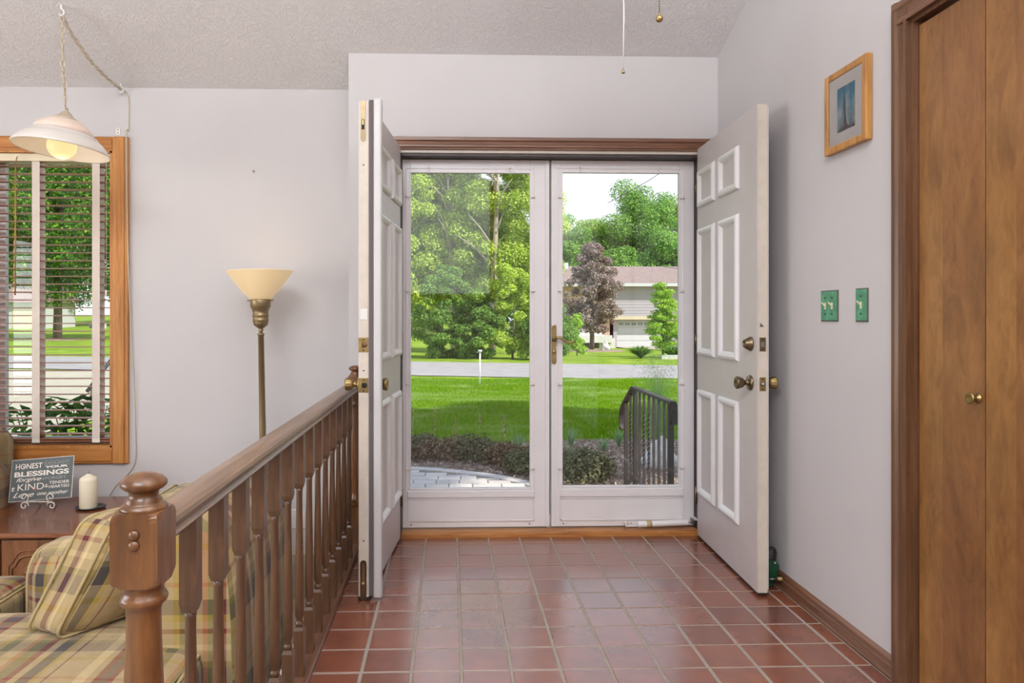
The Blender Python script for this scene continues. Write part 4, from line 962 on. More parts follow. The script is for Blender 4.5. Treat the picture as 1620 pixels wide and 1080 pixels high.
for (hx, hy, hz, nm) in ((0, 0, hookz, 'h1'), (hk2.x, hk2.y + .004, cz(LY - .03) - 1.952 + .002, 'h2')):
    MB().tube([(hx, hy, hz + .004), (hx, hy, hz - .018), (hx + .010, hy, hz - .026), (hx + .013, hy, hz - .040), (hx + .004, hy, hz - .052), (hx - .008, hy, hz - .048), (hx - .011, hy, hz - .040)], [.007, .006, .005, .005, .005, .004, .003], 10).build('ceiling_hook', 'white', pd)
lamp('POINT', 'pendant_glow', (-1.851, 3.37, 1.90), 1.2, (1, .80, .52), shadow_soft_size=.07)
# bracket and nail on the wall
bt = thing('blind_bracket', 'tiny white bracket with two holes on the wall above the window', 'bracket', (-1.842, LY, 2.19))
MB().box(-.012, .012, -.004, 0, -.018, .018).build('plate', 'wire', bt, .001)
for dz in (-.009, .009): MB().lathe([(.003, 0), (.002, .001), (0, .001)], seg=10, mat=T(0, -.004, dz) @ R(pi / 2, 'X')).build('screw', 'dark', bt)
tag(MB().lathe([(.002, 0), (.002, .008), (.005, .0085), (.005, .010), (0, .0105)], seg=12, mat=T(-1.095, LY, 1.973) @ R(pi / 2, 'X')).build('nail', 'steel'), 'small nail in the bare wall above the floor lamp', 'nail')
# outlet
ol = thing('wall_outlet', 'white outlet plate low on the wall behind the balusters', 'outlet', (-.865, LY, .035))
MB().box(-.055, .055, -.006, 0, -.055, .05).build('plate', 'white', ol, .002)
for s_ in (-.026, .026):
    MB().box(s_ - .014, s_ + .014, -.008, -.005, -.035, .030).build('socket', 'white', ol, .002)
    MB().box(s_ - .006, s_ - .004, -.0085, -.007, .0, .012).box(s_ + .004, s_ + .006, -.0085, -.007, .0, .012).build('slot', 'dark', ol)
MB().tube([(.06, -.02, .03), (.075, -.02, .028)], .002, 6).build('plug_prong', 'dark', ol)

# ------------------------------------------------------------------ ceiling fan (above the picture) with its two pull chains
fn = thing('ceiling_fan', 'ceiling fan whose white pull cord and brass ball chain hang into view', 'fan', (.484, 1.78, 0))
cc = cz(1.78)
MB().lathe([(.06, cc + .02), (.06, cc - .03), (.03, cc - .06), (.012, cc - .065)], seg=24).build('canopy', 'antique', fn)
MB().tube([(0, 0, cc - .06), (0, 0, 2.66)], .012, 12).build('downrod', 'antique', fn)
MB().lathe([(.02, 2.70), (.08, 2.68), (.11, 2.63), (.11, 2.56), (.08, 2.50), (.05, 2.48), (.05, 2.44), (.03, 2.42), (0, 2.42)][::-1], seg=32).build('motor', 'antique', fn)
blm = None
for k in range(5):
    a = 2 * pi * k / 5 + .3
    if blm is None:
        blm = MB().raw([(.16, -.05, .0), (.60, -.065, .0), (.64, 0, .004), (.60, .065, .012), (.16, .05, .010), (.16, -.05, .006), (.60, -.065, .006), (.64, 0, .010), (.60, .065, .018), (.16, .05, .016)],
                       [(4, 3, 2, 1, 0), (5, 6, 7, 8, 9), (0, 1, 6, 5), (1, 2, 7, 6), (2, 3, 8, 7), (3, 4, 9, 8), (4, 0, 5, 9)]).box(.09, .18, -.012, .012, 0, .008).build('blade', 'trim', fn); o = blm
    else: o = blm.copy(); C.objects.link(o); o.parent = fn
    o.location = (0, 0, 2.585); o.rotation_euler = (0, 0, a)
MB().lathe([(.05, 2.43), (.075, 2.40), (.09, 2.36), (.085, 2.32), (.05, 2.29), (0, 2.28)][::-1], seg=28).build('light_globe', 'pend2', fn)
xo = .447 - .484
MB().tube([(xo - .006, 0, 2.44), (xo - .004, 0, 2.2), (xo + .001, 0, 1.95), (xo + .001, 0, 1.93), (xo - .001, 0, 1.80)], .0017, 8).build('pull_cord', 'white', fn)
MB().lathe([(0, 0), (.004, 0), (.0045, .003), (.003, .006), (.0025, .010), (0, .010)], (xo - .001, 0, 1.786), 12).build('cord_tip', 'brass', fn)
m = MB(); zz = 1.930
while zz < 2.44: m.ball((.047, -.03, zz), .0021, 6); zz += .0058
m.build('bead_chain', 'antique', fn)
MB().ball((.047, -.03, 1.915), .0092, 20).lathe([(.004, 0), (.0035, .004), (.002, .007), (0, .007)], (.047, -.03, 1.922), 10).build('chain_ball', 'brass', fn)

# ------------------------------------------------------------------ right wall: framed print, switches, padlock-shaped stop
pf = thing('framed_print', 'small honey oak framed blue print on the right wall', 'picture', (WALLX, 2.425, 1.902))
FH, FW, FD, FT = .146, .131, .024, .026
for (ya, yb, za, zb) in ((-FW, -FW + FT, -FH, FH), (FW - FT, FW, -FH, FH)): MB().box(-FD, -.001, ya, yb, za, zb).build('frame_side', 'oakframe', pf, .004, 3)
for (ya, yb, za, zb) in ((-FW + FT, FW - FT, -FH, -FH + FT), (-FW + FT, FW - FT, FH - FT, FH)): MB().box(-FD + .0008, -.001, ya, yb, za, zb).build('frame_rail', 'oakframe', pf, .004, 3)
MB().box(-.0185, -.004, -FW + FT, FW - FT, -FH + FT, FH - FT).build('mat_board', 'mat', pf)
t = NT('sky_print'); t.set(rough=.5); v = t.coords((1, 1, 1), 'Object'); sepn = t.n.new('ShaderNodeSeparateXYZ'); t.link(v, sepn.inputs[0])
gr = t.add('ShaderNodeMapRange'); gr.inputs['From Min'].default_value = -.078; gr.inputs['From Max'].default_value = .078; t.link(sepn.outputs['Z'], gr.inputs['Value'])
cg = t.ramp(gr.outputs[0], [(0, srgb(52, 54, 58)), (.1, srgb(120, 128, 132)), (.35, srgb(122, 150, 160)), (.7, srgb(84, 138, 160)), (1, srgb(58, 122, 150))])
cn = t.ramp(t.noise(t.coords((1, 18, 9), 'Object', (.7, 0, 0)), 1.6, 4), [(.45, (0, 0, 0, 1)), (.7, (.75, .75, .75, 1))])
t.link(t.mix(cn, cg, srgb(196, 208, 212)), t.b.inputs['Base Color']); M['skyprint'] = t.m
MB().box(-.0195, -.0185, -.058, .050, -.080, .078).build('print', 'skyprint', pf)
tower = [(-.002, .055), (-.0005, .03), (-.006, .012), (-.008, -.02), (-.010, -.045), (-.006, -.055), (-.016, -.066), (.030, -.076), (.048, -.079), (-.055, -.079), (-.030, -.072), (-.004, -.062)]
MB().prism([(.004, .058), (.010, .020), (.012, -.006), (.006, -.030), (.010, -.050), (.004, -.060), (.020, -.068), (.046, -.079), (-.054, -.079), (-.024, -.070), (-.012, -.062), (-.008, -.045), (-.004, -.02), (-.002, .015)], 'x', -.0199, -.0195).build('print_spire', 'rubber', pf)
MB().raw([(-.0212, a, b) for a, b in ((-FW + FT, -FH + FT), (FW - FT, -FH + FT), (FW - FT, FH - FT), (-FW + FT, FH - FT))], [(0, 1, 2, 3)]).build('glazing', 'glassf', pf)

def switch(y0, y1, n, label):
    cy = (y0 + y1) / 2; s_ = thing('light_switch', label, 'light switch', (WALLX, cy, 1.200), group='green switch plates on the right wall')
    hw = (y1 - y0) / 2
    MB().box(-.0045, 0, -hw, hw, -.058, .058).build('plate_edge', 'plateedge', s_, .002)
    MB().box(-.0065, -.004, -hw + .004, hw - .004, -.054, .054).build('plate', 'green', s_, .0015)
    for k in range(n):
        yc = (k - (n - 1) / 2) * .046 * (1 if n > 1 else 0)
        MB().box(-.0080, -.006, yc - .005, yc + .005, -.012, .012).build('slot', 'toggle', s_)
        MB().raw([(-.007, yc - .0038, .004), (-.007, yc + .0038, .004), (-.007, yc + .0038, -.005), (-.007, yc - .0038, -.005), (-.022, yc - .003, .016), (-.022, yc + .003, .016), (-.020, yc + .003, .009), (-.020, yc - .003, .009)],
                 [(0, 3, 2, 1), (4, 5, 6, 7), (0, 1, 5, 4), (1, 2, 6, 5), (2, 3, 7, 6), (3, 0, 4, 7)]).build('toggle', 'toggle', s_, .001)
        for dz in (-.030, .030): MB().lathe([(.0035, 0), (.003, .0015), (0, .0018)], seg=12, mat=T(-.0065, yc, dz) @ R(-pi / 2, 'Y')).build('screw', 'dark', s_)
switch(2.499, 2.615, 2, 'green double switch plate with two ivory toggles, farther from the closet')
switch(2.317, 2.388, 1, 'green single switch plate with one ivory toggle, nearer the closet')

# doorstop rod and the green padlock behind the right leaf
ds = thing('door_stop', 'spring door stop with tan rubber tip on the baseboard', 'door stop', (0, 0, 0))
MB().tube([(1.385, 2.905, .050), (1.353, 2.905, .050)], .004, 10).build('rod', 'steel', ds)
MB().tube([(1.388, 2.905, .050), (1.406, 2.905, .050)], .007, 12).build('tip', 'tanrub', ds)
pk = thing('padlock_box', 'dark green padlock-shaped key box with black shackle by the baseboard', 'padlock', (1.368, 2.955, .001), (0, radians(5), radians(10)))
out = [(-.008, 0), (.010, 0), (.020, .030), (.036, .070), (.038, .092), (.026, .108), (.006, .112), (-.022, .118), (-.030, .100), (-.024, .05), (-.016, .015)]
MB().prism(out, 'y', -.018, .018).build('body', 'greenplastic', pk, .005, 3)
MB().prism([(x * .6 + .004, z * .7 + .02) for x, z in out], 'y', -.021, .0).build('dial_cover', 'greenplastic', pk, .004, 3)
MB().tube(cat([(-.020, 0, .105), (-.018, 0, .135), (-.008, 0, .158), (.006, 0, .164), (.018, 0, .156), (.023, 0, .138), (.020, 0, .105)], 5), .0065, 12).build('shackle', 'blackrub', pk)
MB().ball((.012, -.020, .106), .004, 10).build('pin', 'wire', pk)

# ------------------------------------------------------------------ outside: terrain
def sstep(a, b, x): t = max(0, min(1, (x - a) / (b - a))); return t * t * (3 - 2 * t)
def gz(x, y):
    z = -.40
    if y > 24: z -= .0297 * (y - 24) * sstep(0, 5, x - (y - 24) * .05)
    if y > 50 and x < -4: z += .02 * (y - 50)
    if y > 62 and x >= -4: z += .03 * (y - 62)
    return z
def sheet(name, xs, ys, m, dz=0.0, f=gz, jit=0):
    vs = [(x, y, f(x, y) + dz + random.uniform(-jit, jit)) for y in ys for x in xs]; n = len(xs)
    fs = [(j * n + i, j * n + i + 1, (j + 1) * n + i + 1, (j + 1) * n + i) for j in range(len(ys) - 1) for i in range(n - 1)]
    me = bpy.data.meshes.new(name); me.from_pydata(vs, [], fs); me.materials.append(M[m])
    for p in me.polygons: p.use_smooth = True
    o = bpy.data.objects.new(name, me); C.objects.link(o); return o
xs = list(np.concatenate([np.linspace(-90, -12, 27), np.linspace(-10, 24, 35), np.linspace(28, 110, 20)]))
ys = list(np.concatenate([np.linspace(4.1, 12, 9), np.linspace(13, 66, 45), np.linspace(70, 150, 17)]))
tag(sheet('lawn', xs, ys, 'lawn'), kind='structure')
def band(name, n0, n1, x0, x1, m, dz):       # road band between two lines y = a + b x
    xx = np.linspace(x0, x1, 40); vs = []; fs = []
    for x in xx:
        for k in range(5):
            t = k / 4; y = (n0[0] + n0[1] * x) * (1 - t) + (n1[0] + n1[1] * x) * t; vs.append((x, y, gz(x, y) + dz))
    for i in range(len(xx) - 1):
        for k in range(4): fs.append((i * 5 + k, i * 5 + k + 1, (i + 1) * 5 + k + 1, (i + 1) * 5 + k))
    me = bpy.data.meshes.new(name); me.from_pydata(vs, [], fs); me.materials.append(M[m]); o = bpy.data.objects.new(name, me); C.objects.link(o); return o
tag(band('road', (18.3, -.24), (24.0, -.255), -70, 50, 'asphalt', .02), 'pale asphalt road crossing beyond the lawn', kind='structure')
m = MB()
xx = [(-16.5, -5.6), (-16.0, -5.4), (-15.0, -5.3), (-15, -5.2)]; yv = [4.3, 9, 15, 19.6]
vs = []; 
for (a, b), y in zip(xx, yv): vs += [(a, y + (1.6 if y > 19 else 0), -.375), (b, y, -.375)]
m.raw(vs, [(0, 1, 3, 2), (2, 3, 5, 4), (4, 5, 7, 6)]); tag(m.build('driveway', 'concrete'), 'pale concrete driveway left of the entry', kind='structure')
# mulch bed (right of and beyond the patio)
pts = [(-2.6, 7.25), (-1.5, 7.30), (-.3, 7.15), (.35, 6.85), (.75, 6.45), (1.0, 5.9), (1.45, 5.8), (1.42, 4.1), (5.2, 4.1), (5.0, 8.2), (3.2, 8.7), (1.6, 8.75), (.6, 8.5), (-.4, 8.25), (-1.6, 8.3), (-2.8, 8.3)]
m = MB(); m.prism(pts, 'z', -.41, -.378); tag(m.build('mulch_ground', 'mulch'), 'shredded mulch planting bed', kind='structure')
# porch slab, step and curved paver patio
tag(MB().box(-1.2, 1.46, 3.80, 5.25, -.45, -.13).build('porch_floor', 'concrete'), kind='structure')
tag(MB().box(-1.1, 1.44, 5.25, 5.62, -.45, -.27).build('porch_step', 'concrete'), kind='structure')
pa = tag(MB().prism([(-2.6, 5.62), (1.45, 5.62), (1.45, 5.85), (1.05, 5.95), (.85, 6.35), (.42, 6.80), (-.2, 7.10), (-1.2, 7.28), (-2.6, 7.22)], 'z', -.43, -.386).build('patio_ground', 'sandbed'), 'curved patio of grey concrete pavers', kind='structure')
def edgey(x):     # outer rim of the field
    P = [(-2.6, 7.22), (-1.2, 7.28), (-.2, 7.10), (.42, 6.80), (.85, 6.35), (1.05, 5.95)]
    for (a, b), (c, d) in zip(P, P[1:]):
        if a <= x <= c: return b + (d - b) * (x - a) / (c - a)
    return 5.7
def paver(poly):
    o = MB().prism(poly, 'z', -.395, -.372 + random.uniform(-.002, .002)).build('paver', 'paver', pa, .004, 1); return o
y = 5.64; row = 0
while y < 7.05:
    h_ = [.155, .105, .155][row % 3]; x = -1.35 + random.uniform(-.1, 0)
    while x < 1.05:
        w_ = random.choice([.155, .215, .215, .265]); x1 = x + w_
        lim = min(edgey(x), edgey(min(x1, 1.04))) - .125
        if y + .05 < lim:
            y1 = min(y + h_, lim); paver([(x + .004, y + .004), (x1 - .004, y + .004), (x1 - .004, y1 - .004), (x + .004, y1 - .004)])
        x = x1
    y += h_
P = [(-1.4, 7.27), (-1.2, 7.28), (-.7, 7.22), (-.2, 7.10), (.12, 6.97), (.42, 6.80), (.65, 6.60), (.85, 6.35), (.97, 6.15), (1.05, 5.95)]
dense = cat([(a, b, 0) for a, b in P], 30); acc = 0; last = dense[0]; marks = [dense[0]]
for p in dense[1:]:
    acc += (p - last).length; last = p
    if acc > .19: marks.append(p); acc = 0
for a, b in zip(marks, marks[1:]):
    d = (b - a).normalized(); nrm = Vector((d.y, -d.x, 0)) * .115; g_ = d * .004
    paver([(a + g_)[:2], (b - g_)[:2], (b - g_ + nrm)[:2], (a + g_ + nrm)[:2]])

# leaf clouds -------------------------------------------------------
def quads(name, P, N, size, m, parent=None, aspect=.6, kind=None):
    n = len(P); N = N / (np.linalg.norm(N, axis=1, keepdims=True) + 1e-9)
    ref = rng.normal(size=(n, 3)); A = np.cross(N, ref); A /= (np.linalg.norm(A, axis=1, keepdims=True) + 1e-9); B = np.cross(N, A)
    s = size * rng.uniform(.6, 1.3, (n, 1)); V = np.empty((n, 4, 3)); V[:, 0] = P - A * s; V[:, 1] = P + B * s * aspect; V[:, 2] = P + A * s; V[:, 3] = P - B * s * aspect
    me = bpy.data.meshes.new(name); me.vertices.add(4 * n); me.vertices.foreach_set('co', V.reshape(-1).astype(np.float32))
    me.loops.add(4 * n); me.loops.foreach_set('vertex_index', np.arange(4 * n, dtype=np.int32)); me.polygons.add(n)
    me.polygons.foreach_set('loop_start', np.arange(0, 4 * n, 4, dtype=np.int32)); me.update(calc_edges=True)
    me.materials.append(M[m]); o = bpy.data.objects.new(name, me); C.objects.link(o)
    if parent: o.parent = parent
    if kind: o['kind'] = kind
    return o
def crown(centers, radii, n, size, m, parent, name='foliage', squash=.75, upbias=.5, aspect=.6):
    centers = np.array(centers, float); radii = np.array(radii, float); w_ = radii ** 2; idx = rng.choice(len(centers), n, p=w_ / w_.sum())
    d = rng.normal(size=(n, 3)); d[:, 2] = d[:, 2] + .25; d /= np.linalg.norm(d, axis=1, keepdims=True)
    rr = radii[idx][:, None] * (1.22 - np.abs(rng.normal(size=(n, 1))) * .42)
    P = centers[idx] + d * rr * np.array([1, 1, squash])
    N = d + rng.normal(size=(n, 3)) * .7; N[:, 2] += upbias
    return quads(name, P, N, size, m, parent, aspect, 'stuff')
def clumps(c, R3, k, r, surface=True, top=1.0):
    out = []; rs = []
    for _ in range(k):
        d = rng.normal(size=3); d /= np.linalg.norm(d)
        q_ = (rng.uniform(.55, 1) if surface else rng.uniform(.1, 1)); out.append(np.array(c) + d * np.array(R3) * q_); rs.append(r * rng.uniform(.6, 1.25))
    return out, rs
def tree(name, label, x, y, h, R3, cz0, k, r, n, size, m, trunk, bark='bark2', group=None, lean=0, cat_='tree', squash=.75, branches=6, seed=0, back=0):
    z0 = gz(x, y); t_ = thing(name, label, cat_, (x, y, z0), group=group); rn = random.Random(seed)
    top = cz0 + R3[2] * .7
    mb = MB(); mb.tube([(0, 0, -.3), (lean * .2, 0, top * .3), (lean * .6, .1, top * .65), (lean, 0, top)], [trunk, trunk * .8, trunk * .5, trunk * .15], 9)
    mb.build('trunk', bark, t_)
    br = MB()
    for b in range(branches):
        a = rn.uniform(0, 2 * pi); zz = cz0 - R3[2] * .8 + R3[2] * 1.3 * b / max(1, branches); L_ = rn.uniform(.5, .85)
        br.tube([(lean * zz / h, 0, zz), (cos(a) * R3[0] * L_ * .5, sin(a) * R3[1] * L_ * .5, zz + R3[2] * .18), (cos(a) * R3[0] * L_, sin(a) * R3[1] * L_, zz + R3[2] * .28)], [trunk * .35, trunk * .2, trunk * .06], 6)
    if branches: br.build('branches', bark, t_)
    c_, r_ = clumps((lean * .5, back, cz0), R3, k, r)
    crown(c_, r_, n, size, m, t_, squash=squash); return t_
# birch clump across the road (left pane)
G = 'birch trees across the road'
tree('birch_tree', 'tall pale birch with forked grey trunk, right of the clump seen in the left pane', 1.75, 29.0, 11.5, (2.3, 1.6, 5.0), 6.2, 120, .50, 90000, .052, 'leaf_birch', .17, 'bark', G, .35, branches=9, seed=1, back=1.3)
tree('birch_tree', 'birch with two thin trunks, middle of the clump seen in the left pane', .15, 30.2, 11, (2.2, 1.6, 4.9), 5.9, 120, .50, 90000, .052, 'leaf_birch', .15, 'bark', G, -.3, branches=8, seed=2, back=1.3)
tree('birch_tree', 'leafy birch at the left edge of the left pane', -2.0, 31.0, 11, (2.2, 1.8, 4.9), 6.3, 100, .52, 70000, .052, 'leaf_birch', .14, 'bark', G, .2, branches=7, seed=3)
tree('birch_tree', 'birch whose branch tips reach into the top left of the right pane', 3.6, 30.0, 11.5, (1.35, 1.6, 4.6), 6.3, 60, .45, 30000, .052, 'leaf_birch', .12, 'bark', G, .1, branches=7, seed=4)
G = 'bushes under the birches'
for (x, y, rx, hz, m_, lb) in ((-.35, 26.6, 1.4, 2.0, 'leaf_under', 'dark feathery bush left under the birches'), (1.0, 26.4, 1.1, 1.5, 'leaf_under', 'mid green bush below the middle birch'), (2.35, 26.2, 1.1, 2.2, 'leaf_birch', 'yellow-green bush right under the birches'), (3.7, 26.0, .95, 1.2, 'leaf_under', 'low green bush at the road edge by the centre post')):
    b = thing('bush', lb, 'bush', (x, y, gz(x, y)), group=G)
    MB().tube([(0, 0, -.1), (.05, 0, hz * .5), (.1, 0, hz)], [.05, .035, .01], 6).build('stem', 'bark2', b)
    c_, r_ = clumps((0, 0, hz * .85), (rx * rng.uniform(.8, 1.0), .9, hz * .9), 70, .24); crown(c_, r_, 24000, .045, m_, b)
# background trees (left pane gap, behind birches)
G = 'woodland trees beyond the houses'
wood_spots = [(-9, 58, 12, 4.6), (-3.2, 60, 13, 4.8), (3.4, 66, 13.5, 5.0), (12.8, 82, 15.2, 4.4), (17.4, 86, 15.4, 4.6), (21.6, 84, 18.8, 5.0), (25.6, 87, 19.6, 5.2), (30.2, 88, 18.6, 5.2), (15.2, 93, 14.5, 4.6), (35.5, 84, 17.6, 5.2), (9.0, 78, 12.4, 4.4), (19.2, 78, 10.5, 3.6), (24.6, 78, 12.5, 3.8)]
WL = ['woodland tree showing low between the birches at the far left of the left pane', 'woodland tree behind the middle birch', 'woodland tree behind the right birch', 'rounded tree top just right of the centre stile', 'tree top behind the purple tree',
      'tall tree crown left of the highest one', 'highest woodland tree crown above the house roof', 'tall tree crown at the right edge of the right pane', 'farther tree between the first crowns', 'woodland tree hidden beyond the right door jamb', 'woodland tree behind the centre stiles',
      'lower bright tree just behind the roof ridge', 'lower tree behind the right end of the roof']
for i, (x, y, h, rr) in enumerate(wood_spots):
    tree('woodland_tree', WL[i], x, y, h, (rr * .8, rr * .7, h * .40), h * .60, 44, rr * .30, 30000 if i > 2 else 26000, .135, 'leaf_forest2' if i % 3 == 1 else 'leaf_forest', .3, 'bark2', G, 0, branches=5, seed=20 + i)
G = 'woodland thicket'
us = thing('thicket', 'dark green undergrowth filling the woodland edge behind the houses', 'undergrowth', (0, 0, 0))
c_ = []; r_ = []
for k in range(120):
    x = rng.uniform(-46, 46); y = rng.uniform(90, 96) if x > -4 else rng.uniform(94, 100); c_.append((x, y, gz(x, y) + rng.uniform(0, 7))); r_.append(rng.uniform(2, 3.2))
crown(c_, r_, 32000, .32, 'leaf_forest', us)
# left window: big maple, mailbox, far house
tree('maple_tree', 'spreading maple with dark trunk seen between the blind slats', -26.9, 48.5, 15, (6.4, 4.5, 6.0), 8.6, 100, 1.35, 60000, .12, 'leaf_maple', .30, 'bark2', None, .3, branches=9, seed=9)
mc = MB().lathe([(0, 0), (1.5, 0), (1.35, .06), (0, .10)], (-26.9, 48.5, -.41), 24); tag(mc.build('mulch_ring', 'mulch'), 'mulch ring around the maple trunk', 'mulch ring')
for i, (x, y, h, rr) in enumerate([(-42, 77, 19, 6.5), (-33, 80, 21, 6.5), (-25.5, 78, 21, 6.5), (-50, 84, 22, 7), (-18, 74, 19, 6)]):
    tree('woodland_tree', ['tree left behind the white far house', 'tree directly above the far house roof', 'tall tree behind the maple trunk', 'leftmost tree in the blind view', 'tree right of the maple, above the mailbox'][i], x, y, h, (rr * .8, rr * .7, h * .44), h * .55, 34, rr * .32, 22000, .17, 'leaf_maple', .3, 'bark2', 'trees behind the maple', 0, branches=4, seed=40 + i)
for i, (x, y, rx) in enumerate([(-22.0, 60, 1.6), (-26, 61, 1.4), (-18.5, 57, 1.6)]):
    b = thing('bush', ['low green hedge bush right of the maple trunk', 'purplish bush behind the maple trunk', 'rounded bush beyond the mailbox'][i], 'bush', (x, y, gz(x, y)), group='bushes beyond the maple')
    MB().tube([(0, 0, -.1), (0, 0, .8)], [.06, .02], 6).build('stem', 'bark2', b); c_, r_ = clumps((0, 0, .8), (rx, .9, .7), 16, .5); crown(c_, r_, 3500, .11, 'leaf_purple' if i == 1 else 'leaf_maple', b)
fh = thing('far_house', 'white far house half hidden by the maple, seen through the blind', 'house', (-46.0, 71, gz(-46.0, 71)))
MB().box(-5, 5.2, 0, 6, -.3, 2.7).build('wall', 'farwhite', fh); MB().prism([(-.6, 2.65), (6.6, 2.65), (3, 4.6)], 'x', -5.5, 5.7).build('roof', 'shingle', fh)
MB().box(-1.2, .2, -.05, .05, .9, 2.1).build('window', 'fargrey', fh); MB().box(2.2, 4.6, -.06, .05, 0, 2.1).build('garage_door', 'beige', fh)
mx, my = -14.35, 28.9
mbx = thing('mailbox', 'white mailbox with red lettering on a wooden post beside the road', 'mailbox', (mx, my, gz(mx, my)))
MB().box(-.06, .06, -.06, .06, -.1, 1.10).build('post', 'stone', mbx, .01)
MB().prism([(-.11, 1.10), (.11, 1.10), (.11, 1.24)] + [(.11 * cos(a), 1.24 + .10 * sin(a)) for a in np.linspace(0, pi, 9)][1:-1] + [(-.11, 1.24)], 'y', -.25, .25, mat=R(radians(-70), 'Z')).build('box', 'farwhite', mbx)
MB().box(-.36, -.27, -.10, .10, 1.12, 1.34).build('door', 'rubber', mbx, .02)
for z_ in (1.15, 1.26): MB().box(-.05, .22, -.225, -.19, z_, z_ + .05, mat=R(radians(0), 'Z')).build('lettering', 'heart', mbx)
# leafy plants close to the window
for i, (x, y, h, n_) in enumerate([(-2.62, 5.05, .98, 300), (-2.20, 5.15, .88, 260), (-3.05, 5.3, .90, 220), (-2.4, 4.75, .62, 220)]):
    p_ = thing('peony_plant', ['leafy green plant highest against the driveway through the blind', 'broad leaved plant at the right side of the window', 'broad leaved plant at the left side of the window', 'low leafy plant close under the window'][i], 'plant', (x, y, -.40), group='leafy plants under the window')
    m = MB()
    for k in range(7):
        a = rng.uniform(0, 2 * pi); m.tube([(0, 0, 0), (.08 * cos(a), .08 * sin(a), h * .5), (.22 * cos(a), .2 * sin(a), h * .95)], [.008, .006, .003], 5)
    m.build('stem', 'leaf_big', p_)
    n = n_; zt = rng.uniform(.15, 1, n) ** .7; r_ = (.10 + .22 * np.sin(zt * pi * .8)); a_ = rng.uniform(0, 2 * pi, n)
    Pq = np.stack([r_ * np.cos(a_), r_ * np.sin(a_), h * zt], 1); Nq = np.stack([np.cos(a_) * .4, np.sin(a_) * .4, np.ones(n)], 1) + rng.normal(size=(n, 3)) * .35
    quads('leaves', Pq, Nq, .075, 'leaf_big', p_, .32, 'stuff')
# iron railing glimpsed at the window's right side
r2 = thing('iron_handrail', 'dark iron railing glimpsed at the right of the blind', 'railing', (-5.75, 12.0, -.4), (0, 0, radians(70)))
MB().tube([(-.5, 0, .35), (.1, 0, .95), (.2, 0, .98)], .03, 8).build('handrail', 'iron', r2)
for k in range(5): MB().tube([(-.42 + k * .13, 0, 0), (-.42 + k * .13, 0, .42 + k * .13)], .012, 6).build('bar', 'iron', r2)

# ------------------------------------------------------------------ front garden
n = 240000
yy = 8.1 + (17.2 - 8.1) * rng.uniform(0, 1, n) ** .75; sl_ = rng.uniform(-.075, .36, n); xx = sl_ * yy
edge = 8.25 + .45 * np.clip((xx + .5) / 2.0, 0, 1) + rng.uniform(-.15, .15, n); keep = (yy > edge) & (yy < 18.25 - .24 * xx); xx = xx[keep]; yy = yy[keep]; n = len(xx)
hgt = rng.uniform(.035, .085, n) * (1 + .35 * np.sin(xx * 2.1) * np.sin(yy * 1.7)); an = rng.uniform(0, 2 * pi, n); wd = .007 + .006 * (yy - 8) / 9
V = np.empty((n, 3, 3)); V[:, 0] = np.stack([xx - np.cos(an) * wd, yy - np.sin(an) * wd, np.full(n, -.402)], 1); V[:, 1] = np.stack([xx + np.cos(an) * wd, yy + np.sin(an) * wd, np.full(n, -.402)], 1)
V[:, 2] = np.stack([xx + rng.normal(size=n) * .03, yy + rng.normal(size=n) * .03, -.40 + hgt], 1)
me = bpy.data.meshes.new('grass'); me.vertices.add(3 * n); me.vertices.foreach_set('co', V.reshape(-1).astype(np.float32)); me.loops.add(3 * n); me.loops.foreach_set('vertex_index', np.arange(3 * n, dtype=np.int32))
me.polygons.add(n); me.polygons.foreach_set('loop_start', np.arange(0, 3 * n, 3, dtype=np.int32)); me.update(calc_edges=True); me.materials.append(M['blade'])
o = bpy.data.objects.new('grass', me); C.objects.link(o); tag(o, 'short mown green grass of the front lawn', 'grass', kind='stuff')
# wood chips
n = 16000; yy = rng.uniform(5.6, 8.8, n); xx = rng.uniform(-1.6, 4.2, n); keep = (yy > np.interp(xx, [-1.6, -.2, .42, .85, 1.05, 1.5], [7.3, 7.12, 6.82, 6.4, 5.95, 5.5])) & (yy < 8.2 + .4 * np.clip((xx + .5) / 2, 0, 1)); xx = xx[keep]; yy = yy[keep]; n = len(xx)
o = quads('mulch_chips', np.stack([xx, yy, np.full(n, -.372) + rng.uniform(0, .02, n)], 1), np.stack([rng.normal(size=n) * .5, rng.normal(size=n) * .5, np.ones(n)], 1), .024, 'chip', None, .3, 'stuff')
tag(o, 'brown shredded mulch chips in the planting bed', 'mulch')
